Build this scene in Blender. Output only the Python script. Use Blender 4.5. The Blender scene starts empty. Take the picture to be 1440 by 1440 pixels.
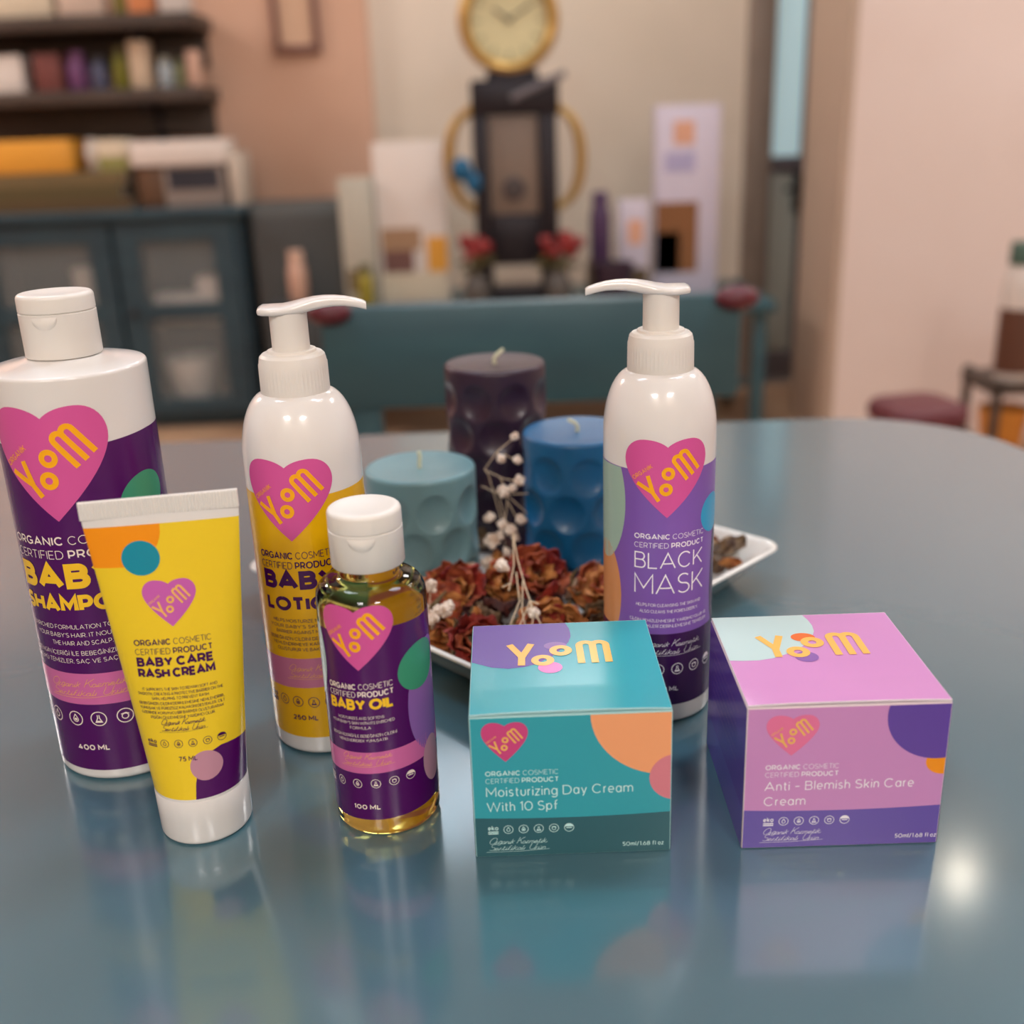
import bpy, bmesh, math, random
from math import sin, cos, pi, radians, sqrt, atan2
from mathutils import Vector, Matrix

random.seed(7)
SC = bpy.context.scene
COL = SC.collection
T = 0.75                      # height of the table top above the floor
MM = 0.001

# ------------------------------------------------------------------ camera, world, lights, exposure
cam_d = bpy.data.cameras.new('camera')
cam = bpy.data.objects.new('camera', cam_d)
COL.objects.link(cam)
cam_d.sensor_width = 36.0
cam_d.lens = 37.52
cam_d.clip_start = 0.01
pitch, roll = radians(19.8), radians(-2.12)
fwv = Vector((0, cos(pitch), -sin(pitch)))
upv = Vector((0, sin(pitch), cos(pitch)))
rtv = Vector((1, 0, 0))
r2 = rtv * cos(roll) + upv * sin(roll)
u2 = upv * cos(roll) - rtv * sin(roll)
cam.matrix_world = Matrix(((r2.x, u2.x, -fwv.x, 0.0), (r2.y, u2.y, -fwv.y, 0.0), (r2.z, u2.z, -fwv.z, T + 0.2463), (0, 0, 0, 1)))
cam_d.dof.use_dof = True
cam_d.dof.focus_distance = 0.412
cam_d.dof.aperture_fstop = 5.9
SC.camera = cam

world = bpy.data.worlds.new('world')
SC.world = world
world.use_nodes = True
world.node_tree.nodes['Background'].inputs[0].default_value = (0.75, 0.8, 0.9, 1)
world.node_tree.nodes['Background'].inputs[1].default_value = 0.15

SC.view_settings.view_transform = 'Standard'
SC.view_settings.look = 'None'
SC.view_settings.gamma = 1.0
SC.view_settings.use_curve_mapping = False
SC.view_settings.exposure = 0.0
SC.cycles.max_bounces = 14
SC.cycles.transmission_bounces = 12
SC.cycles.glossy_bounces = 5
SC.cycles.diffuse_bounces = 4
SC.cycles.caustics_refractive = False
SC.cycles.caustics_reflective = False
SC.cycles.sample_clamp_indirect = 6.0

def area(name, loc, sx, sy, power, color, rot=(0, 0, 0)):
    d = bpy.data.lights.new(name, 'AREA')
    d.shape = 'RECTANGLE'; d.size = sx; d.size_y = sy; d.energy = power; d.color = color
    o = bpy.data.objects.new(name, d); o.location = loc; o.rotation_euler = rot
    COL.objects.link(o)
    return o
PANELS = [(-0.75, 1.0), (0.75, 1.0), (-0.8, -1.8), (0.8, -1.8), (-2.65, 3.1), (-0.30, 3.12), (2.0, 2.1), (0.34, 3.45)]  # unseen; all but the table pair and the bluish one are added fill
PANEL_POWER = [12.5, 12.5, 34, 34, 38, 3.6, 26, 12]
COOL, WARM = (0.66, 0.82, 1.0), (1.0, 0.98, 0.955)
PANEL_COL = [COOL, COOL, WARM, WARM, WARM, (0.55, 0.8, 1.0), WARM, WARM]
for (px_, py_), pw, pc in zip(PANELS, PANEL_POWER, PANEL_COL):
    area('unseen_panel_light', (px_, py_, 2.655), 0.56, 0.56, pw, pc)

# ------------------------------------------------------------------ materials
def lin(c):
    c /= 255.0
    return c / 12.92 if c <= 0.04045 else ((c + 0.055) / 1.055) ** 2.4
def rgb(r, g, b, k=1.0):
    return (lin(r) * k, lin(g) * k, lin(b) * k, 1.0)
MATS = {}
def mat(name, color, rough=0.5, metal=0.0, coat=0.0, trans=0.0, ior=1.45, sss=0.0, emit=0.0, noise=None, bump=None, spec=None, coat_rough=0.05):
    if name in MATS: return MATS[name]
    m = bpy.data.materials.new(name); m.use_nodes = True
    nt = m.node_tree; b = nt.nodes['Principled BSDF']
    b.inputs['Base Color'].default_value = color
    b.inputs['Roughness'].default_value = rough
    b.inputs['Metallic'].default_value = metal
    b.inputs['Coat Weight'].default_value = coat
    b.inputs['Coat Roughness'].default_value = coat_rough
    b.inputs['Transmission Weight'].default_value = trans
    b.inputs['IOR'].default_value = ior
    if spec is not None: b.inputs['Specular IOR Level'].default_value = spec
    if sss:
        b.inputs['Subsurface Weight'].default_value = sss
        b.inputs['Subsurface Radius'].default_value = (0.006, 0.005, 0.004)
        b.inputs['Subsurface Scale'].default_value = 1.0
    if emit:
        b.inputs['Emission Color'].default_value = color
        b.inputs['Emission Strength'].default_value = emit
    if noise or bump:
        tc = nt.nodes.new('ShaderNodeTexCoord')
    if noise:                      # (scale, second colour, stretch)
        sc, c2, st = noise
        mp = nt.nodes.new('ShaderNodeMapping'); mp.inputs['Scale'].default_value = st
        nz = nt.nodes.new('ShaderNodeTexNoise'); nz.inputs['Scale'].default_value = sc; nz.inputs['Detail'].default_value = 4
        rp = nt.nodes.new('ShaderNodeValToRGB')
        rp.color_ramp.elements[0].position = 0.36; rp.color_ramp.elements[1].position = 0.66
        rp.color_ramp.elements[0].color = color; rp.color_ramp.elements[1].color = c2
        nt.links.new(tc.outputs['Object'], mp.inputs[0]); nt.links.new(mp.outputs[0], nz.inputs[0])
        nt.links.new(nz.outputs[0], rp.inputs[0]); nt.links.new(rp.outputs[0], b.inputs['Base Color'])
    if bump:                       # (scale, strength, distance)
        nb = nt.nodes.new('ShaderNodeTexNoise'); nb.inputs['Scale'].default_value = bump[0]; nb.inputs['Detail'].default_value = 3
        bp = nt.nodes.new('ShaderNodeBump'); bp.inputs['Strength'].default_value = bump[1]; bp.inputs['Distance'].default_value = bump[2]
        nt.links.new(tc.outputs['Object'], nb.inputs[0]); nt.links.new(nb.outputs[0], bp.inputs['Height']); nt.links.new(bp.outputs[0], b.inputs['Normal'])
    MATS[name] = m
    return m

M_TABLE = mat('teal lacquer', rgb(64, 103, 117), 0.24, coat=1.0, coat_rough=0.125, ior=1.5, noise=(5, rgb(70, 109, 122), (1, 1, 1)))
M_TABLE.node_tree.nodes['Principled BSDF'].inputs['Coat IOR'].default_value = 1.85
M_TEAL = mat('teal painted wood', rgb(52, 84, 94), 0.35, noise=(6, rgb(58, 92, 101), (1, 1, 4)))
M_TEALD = mat('dark teal painted wood', rgb(44, 66, 77), 0.4, noise=(6, rgb(50, 75, 86), (1, 1, 4)))
M_WHITE = mat('white plastic', rgb(230, 227, 224), 0.18, sss=0.1, coat=0.4)
M_WHITEM = mat('satin white plastic', rgb(230, 226, 220), 0.33, sss=0.12)
M_CER = mat('white glazed ceramic', rgb(226, 224, 219), 0.1, coat=0.5)
M_GLASS = mat('clear oil filled plastic', (0.95, 0.80, 0.20, 1), 0.02, trans=1.0, ior=1.36)
M_PANE = mat('cabinet glass', (0.5, 0.56, 0.57, 1), 0.05)
M_PANE.node_tree.nodes['Principled BSDF'].inputs['Alpha'].default_value = 0.16
M_METALD = mat('blackened metal', rgb(38, 34, 40), 0.4, metal=0.4)
M_GOLD = mat('antique gold', rgb(186, 150, 84), 0.35, metal=0.55)

# inks
def ink(name, r, g, b, rough=0.26):
    return mat('ink ' + name, rgb(r, g, b), rough, coat=0.15, coat_rough=0.12, spec=0.4)
I_PURPLE = ink('aubergine', 78, 8, 92)
I_PINK = ink('pink', 216, 88, 158)
I_YEL = ink('warm yellow', 250, 200, 40)
I_ORG = ink('amber', 255, 178, 20)
I_CREAM = ink('cream', 250, 232, 222)
I_GREEN = ink('jade green', 64, 150, 116)
I_LILAC = ink('lilac', 140, 98, 172)
I_PALE = ink('pale aqua', 190, 215, 215)
I_MAUVE = ink('mauve', 192, 140, 158)
I_ROSE = ink('rose band', 208, 106, 164)
I_ROSED = ink('dusty rose band', 196, 116, 150)
I_LYEL = ink('lotion yellow', 232, 178, 12)
I_TYEL = ink('tube yellow', 240, 206, 40)
I_TPINK = ink('orchid', 202, 96, 180)
I_TEALC = ink('teal dot', 0, 142, 168)
I_ORANGE = ink('orange', 246, 150, 10)
I_DPUR = ink('deep purple text', 66, 6, 76)
I_VIOLET = ink('violet', 128, 90, 176)
I_SAGE = ink('sage', 158, 186, 172)
I_COPPER = ink('copper orange', 208, 142, 92)
I_BLUE = ink('sky blue', 52, 160, 208)
I_DARKP = ink('midnight purple', 56, 18, 78)
I_WHITE = ink('white', 250, 244, 250)
I_BTEAL = ink('box teal', 56, 164, 178)
I_BDEEP = ink('box deep teal', 50, 98, 108)
I_PEACH = ink('peach', 248, 168, 116)
I_CORAL = ink('coral pink', 220, 130, 142)
I_BPINK = ink('box pink', 208, 72, 130)
I_BPUR = ink('box purple', 98, 66, 160)
I_HOT = ink('hot pink', 232, 112, 188)
I_AQUA = ink('aqua text', 206, 246, 244)
I_ORCH = ink('box orchid', 206, 142, 198)
I_LPINK = ink('light rose', 232, 118, 160)
I_GOLD = ink('gold lettering', 244, 188, 96)
I_RUST = ink('rust', 232, 112, 50)
I_BAND = ink('box violet', 100, 78, 168)
M_PAPER = mat('pale carton board', rgb(228, 214, 220), 0.55)
M_PAPERT = mat('aqua carton board', rgb(170, 214, 216), 0.5)

# ------------------------------------------------------------------ mesh builder
class MB:
    def __init__(s): s.v = []; s.f = []; s.m = []; s.n = None
    def add(s, verts, faces, mi=0):
        o = len(s.v); s.v += [tuple(p) for p in verts]
        s.f += [tuple(i + o for i in f) for f in faces]; s.m += [mi] * len(faces)
    def box(s, x0, x1, y0, y1, z0, z1, mi=0, bev=0.0, seg=2, M=None):
        bm = bmesh.new(); bmesh.ops.create_cube(bm, size=1)
        bmesh.ops.scale(bm, vec=(abs(x1 - x0), abs(y1 - y0), abs(z1 - z0)), verts=bm.verts)
        bmesh.ops.translate(bm, vec=((x0 + x1) / 2, (y0 + y1) / 2, (z0 + z1) / 2), verts=bm.verts)
        if bev: bmesh.ops.bevel(bm, geom=list(bm.edges), offset=bev, segments=seg, affect='EDGES', profile=0.5)
        if M is not None: bm.transform(M)
        s.bm(bm, mi)
    def bm(s, bm, mi=0):
        bm.verts.index_update()
        s.add([v.co.copy() for v in bm.verts], [[v.index for v in f.verts] for f in bm.faces], mi); bm.free()
    def lathe(s, prof, seg=64, mi=0, c=(0, 0, 0), closed=True):
        rings = []; vs = []; fs = []
        for r, z in prof:
            if r < 1e-7: rings.append([len(vs)]); vs.append((c[0], c[1], c[2] + z))
            else:
                rings.append(list(range(len(vs), len(vs) + seg)))
                vs += [(c[0] + r * sin(2 * pi * i / seg), c[1] - r * cos(2 * pi * i / seg), c[2] + z) for i in range(seg)]
        for a, b in zip(rings, rings[1:]):
            for i in range(seg):
                j = (i + 1) % seg
                if len(a) == 1 and len(b) == 1: continue
                if len(a) == 1: fs.append((a[0], b[j], b[i]))
                elif len(b) == 1: fs.append((a[i], a[j], b[0]))
                else: fs.append((a[i], a[j], b[j], b[i]))
        s.add(vs, fs, mi)
    def loft(s, rings, mi=0, cap=True, close=True):
        n = len(rings[0]); vs = [p for r in rings for p in r]; fs = []
        for k in range(len(rings) - 1):
            for i in range(n if close else n - 1):
                j = (i + 1) % n
                fs.append((k * n + i, k * n + j, (k + 1) * n + j, (k + 1) * n + i))
        if cap: fs.append(tuple(range(n - 1, -1, -1))); fs.append(tuple((len(rings) - 1) * n + i for i in range(n)))
        s.add(vs, fs, mi)
    def tube(s, pts, r, seg=8, mi=0):
        pts = [Vector(p) for p in pts]; rings = []
        rr = r if isinstance(r, (list, tuple)) else [r] * len(pts)
        ref = Vector((0.31, 0.52, 0.79))
        for i, p in enumerate(pts):
            d = (pts[min(i + 1, len(pts) - 1)] - pts[max(i - 1, 0)]).normalized()
            if abs(d.dot(ref)) > 0.95: ref = Vector((1, 0.1, 0))
            a = d.cross(ref).normalized(); b = d.cross(a)
            rings.append([p + (a * cos(2 * pi * k / seg) + b * sin(2 * pi * k / seg)) * rr[i] for k in range(seg)])
        s.loft(rings, mi)
    def ball(s, c, r, mi=0, sub=2, sc=(1, 1, 1), jit=0.0, rnd=None):
        bm = bmesh.new(); bmesh.ops.create_icosphere(bm, subdivisions=sub, radius=r)
        for v in bm.verts:
            k = 1 + (rnd.uniform(-jit, jit) if jit else 0)
            v.co = Vector((v.co.x * sc[0] * k + c[0], v.co.y * sc[1] * k + c[1], v.co.z * sc[2] * k + c[2]))
        s.bm(bm, mi)
    def build(s, name, mats, parent=None, smooth=True, fix=True, loc=None, rot=None, sharp=40):
        me = bpy.data.meshes.new(name)
        me.from_pydata(s.v, [], s.f); 
        if not isinstance(mats, (list, tuple)): mats = [mats]
        for m in mats: me.materials.append(m)
        me.polygons.foreach_set('material_index', s.m)
        if fix:
            bm = bmesh.new(); bm.from_mesh(me); bmesh.ops.recalc_face_normals(bm, faces=bm.faces); bm.to_mesh(me); bm.free()
        if s.n is not None:
            me.polygons.foreach_set('use_smooth', [True] * len(me.polygons))
            me.normals_split_custom_set_from_vertices(s.n)
        elif smooth:
            me.polygons.foreach_set('use_smooth', [True] * len(me.polygons))
            me.set_sharp_from_angle(angle=radians(sharp))
        me.update()
        o = bpy.data.objects.new(name, me); COL.objects.link(o)
        if parent is not None: o.parent = parent
        if loc is not None: o.location = loc
        if rot is not None: o.rotation_euler = rot
        return o

def tag(o, label, cat=None, group=None, kind=None):
    if label: o['label'] = label
    if cat: o['category'] = cat
    if group: o['group'] = group
    if kind: o['kind'] = kind
    return o
def thing(name, label, cat, loc=(0, 0, 0), rz=0.0, group=None):
    o = bpy.data.objects.new(name, None); COL.objects.link(o)
    o.empty_display_size = 0.02; o.location = loc; o.rotation_euler = (0, 0, rz)
    return tag(o, label, cat, group)
def struct(name, mb, m, parent=None, **k):
    o = mb.build(name, m, parent, **k)
    if parent is None: o['kind'] = 'structure'
    return o
def boxo(name, m, parent, *a, bev=0.003, **k):
    b = MB(); b.box(*a, bev=bev); return b.build(name, m, parent, **k)
def dup(root, loc, rz=None, label=None, rot=None):
    r = root.copy(); COL.objects.link(r); r.location = loc
    if rz is not None: r.rotation_euler = (0, 0, rz)
    if rot is not None: r.rotation_euler = rot
    if label: r['label'] = label
    for ch in list(root.children):
        c = ch.copy(); COL.objects.link(c); c.parent = r
        for g in list(ch.children):
            d = g.copy(); COL.objects.link(d); d.parent = c
    return r

# ------------------------------------------------------------------ printing: polygons in millimetres wrapped on a surface
def clip(poly, axis, val, keep_less):
    out = []; n = len(poly)
    for i in range(n):
        a, b = poly[i], poly[(i + 1) % n]
        ia = (a[axis] <= val) if keep_less else (a[axis] >= val)
        ib = (b[axis] <= val) if keep_less else (b[axis] >= val)
        if ia: out.append(a)
        if ia != ib:
            t = (val - a[axis]) / (b[axis] - a[axis])
            out.append((a[0] + (b[0] - a[0]) * t, a[1] + (b[1] - a[1]) * t))
    return out
class Print:
    def __init__(s, surf, du=None, dv=None, lim=None, warp=None):
        s.warp = warp; s.surf = surf; s.du = du; s.dv = dv; s.lim = lim; s.mats = []; s.mb = MB(); s.mb.n = []
    def mi(s, m):
        if m not in s.mats: s.mats.append(m)
        return s.mats.index(m)
    def poly(s, pts, m, layer=1):
        polys = [[s.warp(*q) for q in pts] if s.warp else list(pts)]
        if s.lim:
            u0, u1, v0, v1 = s.lim
            for ax, val, less in ((0, u0, False), (0, u1, True), (1, v0, False), (1, v1, True)):
                polys = [q for q in (clip(p, ax, val, less) for p in polys) if len(q) > 2]
        for ax, step in ((0, s.du), (1, s.dv)):
            if not step: continue
            res = []
            for p in polys:
                lo = min(q[ax] for q in p); hi = max(q[ax] for q in p)
                if hi - lo <= step: res.append(p); continue
                n = math.ceil((hi - lo) / step); d = (hi - lo) / n; rest = p
                for k in range(1, n):
                    val = lo + k * d
                    a = clip(rest, ax, val, True); rest = clip(rest, ax, val, False)
                    if len(a) > 2: res.append(a)
                    if len(rest) < 3: break
                if len(rest) > 2: res.append(rest)
            polys = res
        i = s.mi(m)
        for p in polys:
            A = sum(p[k][0] * p[(k + 1) % len(p)][1] - p[(k + 1) % len(p)][0] * p[k][1] for k in range(len(p)))
            if abs(A) < 1e-7: continue
            if A < 0: p = p[::-1]
            vs = []
            for u, v in p:
                c, n = s.point(u, v, 0.05 + 0.06 * layer); vs.append(c); s.mb.n.append(n)
            s.mb.add(vs, [tuple(range(len(vs)))], i)
    def point(s, u, v, off):
        c = Vector(s.surf(u, v)); e = 0.05
        a = Vector(s.surf(u + e, v)) - Vector(s.surf(u - e, v)); b = Vector(s.surf(u, v + e)) - Vector(s.surf(u, v - e))
        n = a.cross(b).normalized()
        return (c + n * off) * MM, n
    def strip(s, us, lo, hi, m, layer=0, nv=1):
        for a, b in zip(us, us[1:]):
            s.poly([(a, lo(a)), (b, lo(b)), (b, hi(b)), (a, hi(a))], m, layer)
    def ellipse(s, cx, cy, rx, ry, m, layer=1, rot=0.0, n=56):
        s.poly([(cx + rx * cos(t) * cos(rot) - ry * sin(t) * sin(rot), cy + rx * cos(t) * sin(rot) + ry * sin(t) * cos(rot)) for t in [2 * pi * k / n for k in range(n)]], m, layer)
    def stroke(s, pts, w, m, layer=3, closed=False):
        s.k = (getattr(s, 'k', 0) + 1) % 7; layer = layer + .06 * s.k
        pts = [p for i, p in enumerate(pts) if i == 0 or (abs(p[0] - pts[i - 1][0]) + abs(p[1] - pts[i - 1][1])) > 1e-6]
        n = len(pts)
        if n < 2: return
        L = []; R = []
        for i in range(n):
            if closed: a, b, c = pts[i - 1], pts[i], pts[(i + 1) % n]
            else: a, b, c = pts[max(i - 1, 0)], pts[i], pts[min(i + 1, n - 1)]
            d1 = Vector((b[0] - a[0], b[1] - a[1])); d2 = Vector((c[0] - b[0], c[1] - b[1]))
            if d1.length < 1e-9: d1 = d2
            if d2.length < 1e-9: d2 = d1
            d1.normalize(); d2.normalize(); t = d1 + d2
            if t.length < 1e-6: t = d1
            t.normalize(); nn = Vector((-t.y, t.x)); k = min(1 / max(0.35, t.dot(d1)), 2.2) * w / 2
            L.append((b[0] + nn.x * k, b[1] + nn.y * k)); R.append((b[0] - nn.x * k, b[1] - nn.y * k))
        for i in range(n if closed else n - 1):
            j = (i + 1) % n
            s.poly([R[i], R[j], L[j], L[i]], m, layer)
    def build(s, name, parent):
        return s.mb.build(name, s.mats, parent, fix=False)

# ------------------------------------------------------------------ geometric sans letters drawn as strokes
def arc(cx, cy, rx, ry, a0, a1, n=10):
    return [(cx + rx * cos(radians(a0 + (a1 - a0) * k / n)), cy + ry * sin(radians(a0 + (a1 - a0) * k / n))) for k in range(n + 1)]
X = 0.70
G = {
 'A': (.98, [[(0, 0), (.5, 1), (1, 0)], [(.2, .3), (.8, .3)]]),
 'B': (.72, [[(.0, .53), (.6, .53)] + arc(.6, .765, .32, .235, -90, 90)[1:] + [(0, 1), (0, 0), (.62, 0)] + arc(.62, .265, .38, .265, -90, 90)[1:]]),
 'C': (.92, [arc(.52, .5, .52, .5, 42, 318, 18)]),
 'D': (.86, [[(0, 0), (0, 1), (.45, 1)] + arc(.45, .5, .55, .5, 90, -90, 14)[1:] + [(0, 0)]]),
 'E': (.66, [[(1, 1), (0, 1), (0, 0), (1, 0)], [(0, .51), (.9, .51)]]),
 'F': (.64, [[(1, 1), (0, 1), (0, 0)], [(0, .48), (.88, .48)]]),
 'G': (.98, [arc(.5, .5, .5, .5, 45, 318, 18) + [(.95, .15), (.95, .46), (.55, .46)]]),
 'H': (.82, [[(0, 0), (0, 1)], [(1, 0), (1, 1)], [(0, .5), (1, .5)]]),
 'I': (.0, [[(.5, 0), (.5, 1)]]),
 'J': (.55, [[(1, 1), (1, .3)] + arc(.5, .3, .5, .3, 0, -150, 8)[1:]]),
 'K': (.78, [[(0, 0), (0, 1)], [(1, 1), (0, .36)], [(.36, .6), (1, 0)]]),
 'L': (.60, [[(0, 1), (0, 0), (1, 0)]]),
 'M': (.98, [[(0, 0), (0, 1), (.5, .28), (1, 1), (1, 0)]]),
 'N': (.84, [[(0, 0), (0, 1), (1, 0), (1, 1)]]),
 'O': (1.06, [arc(.5, .5, .5, .5, 90, 450, 28)]),
 'P': (.70, [[(0, 0), (0, 1), (.55, 1)] + arc(.55, .68, .45, .32, 90, -90, 10)[1:] + [(0, .36)]]),
 'Q': (1.06, [arc(.5, .5, .5, .5, 90, 450, 28), [(.62, .25), (1, -.06)]]),
 'R': (.74, [[(0, 0), (0, 1), (.55, 1)] + arc(.55, .7, .43, .3, 90, -90, 10)[1:] + [(0, .4)], [(.55, .4), (1, 0)]]),
 'S': (.70, [arc(.5, .755, .46, .245, 35, 270, 12) + arc(.5, .255, .5, .255, 90, -150, 12)]),
 'T': (.72, [[(0, 1), (1, 1)], [(.5, 1), (.5, 0)]]),
 'U': (.80, [[(0, 1), (0, .38)] + arc(.5, .38, .5, .38, 180, 360, 12)[1:] + [(1, 1)]]),
 'V': (.92, [[(0, 1), (.5, 0), (1, 1)]]),
 'W': (1.4, [[(0, 1), (.25, 0), (.5, 1), (.75, 0), (1, 1)]]),
 'X': (.84, [[(0, 0), (1, 1)], [(0, 1), (1, 0)]]),
 'Y': (.84, [[(0, 1), (.5, .42), (1, 1)], [(.5, .45), (.5, 0)]]),
 'Z': (.74, [[(0, 1), (1, 1), (0, 0), (1, 0)]]),
 '0': (.84, [arc(.5, .5, .5, .5, 90, 450, 24)]),
 '1': (.30, [[(0, .86), (1, 1), (1, 0)]]),
 '2': (.66, [arc(.48, .7, .46, .3, 165, -35, 10) + [(0, 0), (1, 0)]]),
 '4': (.76, [[(.62, 1), (0, .26), (1, .26)], [(.74, .62), (.74, 0)]]),
 '5': (.66, [[(.92, 1), (.2, 1), (.1, .56), (.5, .62)] + arc(.5, .31, .48, .31, 80, -150, 12)]),
 '6': (.70, [arc(.5, .33, .5, .33, 90, 450, 18), [(.05, .45), (.6, 1)]]),
 '7': (.66, [[(0, 1), (1, 1), (.35, 0)]]),
 '8': (.70, [arc(.5, .75, .42, .25, 90, 450, 16), arc(.5, .26, .5, .26, 90, 450, 16)]),
 '-': (.36, [[(0, .42), (1, .42)]]), '\u2013': (.5, [[(0, .42), (1, .42)]]),
 '.': (.0, [[(.5, -.02), (.5, .1)]]), ',': (.04, [[(1, .1), (0, -.14)]]), "'": (.0, [[(.5, .78), (.5, 1)]]),
 '/': (.5, [[(0, -.12), (1, 1.1)]]),
 'a': (.58, [arc(.48, X / 2, .48, X / 2, 90, 450, 16), [(.98, 0), (.98, X)]]),
 'b': (.60, [arc(.52, X / 2, .48, X / 2, 90, 450, 16), [(0, 0), (0, 1.05)]]),
 'c': (.54, [arc(.52, X / 2, .5, X / 2, 45, 315, 14)]),
 'd': (.60, [arc(.48, X / 2, .48, X / 2, 90, 450, 16), [(1, 0), (1, 1.05)]]),
 'e': (.58, [[(.02, X * .48), (.98, X * .48)] + arc(.5, X / 2, .5, X / 2, 0, 310, 16)]),
 'f': (.46, [[(.36, 0), (.36, .8)] + arc(.8, .8, .44, .25, 180, 70, 7), [(0, .62), (.9, .62)]]),
 'g': (.60, [arc(.48, X / 2, .48, X / 2, 90, 450, 16), [(1, X), (1, -.05)] + arc(.5, -.05, .5, .25, 0, -150, 8)]),
 'h': (.52, [[(0, 0), (0, 1.05)], [(0, .4)] + arc(.5, .4, .5, .3, 180, 0, 8) + [(1, 0)]]),
 'i': (.0, [[(.5, 0), (.5, X)], [(.5, .88), (.5, 1)]]), '\u0131': (.0, [[(.5, 0), (.5, X)]]),
 'k': (.52, [[(0, 0), (0, 1.05)], [(1, X), (0, .24)], [(.35, .42), (1, 0)]]),
 'l': (.0, [[(.5, 0), (.5, 1.05)]]),
 'm': (.92, [[(0, 0), (0, X)], [(0, .44)] + arc(.25, .44, .25, .26, 180, 0, 8) + [(.5, 0)], [(.5, .44)] + arc(.75, .44, .25, .26, 180, 0, 8) + [(1, 0)]]),
 'n': (.52, [[(0, 0), (0, X)], [(0, .4)] + arc(.5, .4, .5, .3, 180, 0, 8) + [(1, 0)]]),
 'o': (.62, [arc(.5, X / 2, .5, X / 2, 90, 450, 20)]),
 'p': (.60, [arc(.52, X / 2, .48, X / 2, 90, 450, 16), [(0, X), (0, -.28)]]),
 'r': (.30, [[(0, 0), (0, X)], [(0, .4)] + arc(.9, .4, .9, .29, 180, 85, 6)]),
 's': (.46, [arc(.5, X * .755, .44, X * .245, 30, 270, 10) + arc(.5, X * .255, .48, X * .255, 90, -150, 10)]),
 't': (.36, [[(.4, .95), (.4, .2)] + arc(.85, .2, .45, .2, 180, 290, 6), [(0, X), (1, X)]]),
 'u': (.52, [[(0, X), (0, .3)] + arc(.5, .3, .5, .3, 180, 360, 8) + [(1, X), (1, 0)]]),
 'w': (.9, [[(0, X), (.25, 0), (.5, X), (.75, 0), (1, X)]]),
 'v': (.58, [[(0, X), (.5, 0), (1, X)]]),
 'y': (.56, [[(0, X), (.52, 0)], [(1, X), (.3, -.28)]]),
 'z': (.48, [[(0, X), (1, X), (0, 0), (1, 0)]]),
}
BASE = {'\u0130': ('I', 'dot'), '\u011e': ('G', 'breve'), '\u015e': ('S', 'ced'), '\u00c7': ('C', 'ced'), '\u00dc': ('U', 'um'), '\u00d6': ('O', 'um'), '\u00fc': ('u', 'um')}
def glyph(ch):
    mark = None
    if ch in BASE: ch, mark = BASE[ch]
    if ch not in G: return None
    W, st = G[ch]; st = list(st)
    h = 1.0 if ch.isupper() else X
    if mark == 'dot': st.append([(.5, h + .14), (.5, h + .26)])
    if mark == 'um': st += [[(.28, h + .14), (.28, h + .26)], [(.72, h + .14), (.72, h + .26)]]
    if mark == 'breve': st.append(arc(.5, h + .28, .22, .13, 200, 340, 5))
    if mark == 'ced': st.append([(.5, -.05), (.5, -.25)])
    return W, st
def layout(runs, size, track):
    """runs: (text, weight). Returns [(strokes in mm from origin, stroke width)], total width."""
    out = []; x = 0.0
    for txt, w in runs:
        for ch in txt:
            if ch == ' ': x += .34 * size; continue
            g = glyph(ch)
            if g is None: x += .3 * size; continue
            W, st = g; ww = w * size; wid = max((W + (max(0, w - .12) * 1.35 if W > .2 else 0)) * size, ww * (1.0 if W == 0 else 2.0))
            sp = max(wid - ww, 0.0)
            for poly in st:
                out.append(([(x + ww / 2 + px * sp, ww / 2 + py * (size - ww)) for px, py in poly], ww))
            x += wid + (track + .10) * size
    return out, x - (track + .10) * size
def text(pr, runs, x, y, size, m, width=None, w=.12, track=.05, align='l', layer=3, shear=0.0, slope=0.0):
    if isinstance(runs, str): runs = [(runs, w)]
    st, tot = layout(runs, size, track)
    k = (width / tot) if width else 1.0
    x0 = x - (tot * k / 2 if align == 'c' else 0) - (tot * k if align == 'r' else 0)
    for p, ww in st:
        pr.stroke([(x0 + a * k + shear * b, y + b + slope * (x0 + a * k)) for a, b in p], ww, m, layer)
def script(pr, lines, x, y, size, lead, m, width, layer=3, slope=0.0, w=.06):
    """Handwritten lines: slanted letters joined along the base line, with an underline."""
    for i, ln in enumerate(lines):
        yy = y - i * lead; out = []; cx = 0.0; prev = None
        for ch in ln:
            if ch == ' ': cx += .55; prev = None; continue
            W, st = glyph(ch); up = ch.isupper() or ch == '\u00dc'
            hx, hy = (1.25, 1.2) if up else (.9, .62 if ch in 'aceimnorsu\u0131\u00fcz' else .8)
            wid = max(W, .12) * hx
            if prev is not None: out.append([prev, (prev[0] + .12, .02), (cx - .02, .10), (cx + .06, .34)])
            for p in st: out.append([(cx + a * wid, b * hy) for a, b in p])
            cx += wid; prev = (cx - .04, .06); cx += .26 if not up else .16
        if i == 0: out.append([(cx - .3, .06), (cx, .02), (cx + .15, .2)])
        k = width / cx
        for p in out: pr.stroke([(x + a * k + .55 * b * size, y - i * lead + b * size + slope * (x + a * k)) for a, b in p], size * w, m, layer)
    yy = y - (len(lines) - 1) * lead - size * .3
    pr.stroke([(x - size * .4, yy + slope * x), (x + width * .55, yy + size * .02 + slope * (x + width * .55)), (x + width * 1.06, yy + size * .3 + slope * (x + width * 1.06))], size * .055, m, layer)
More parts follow.
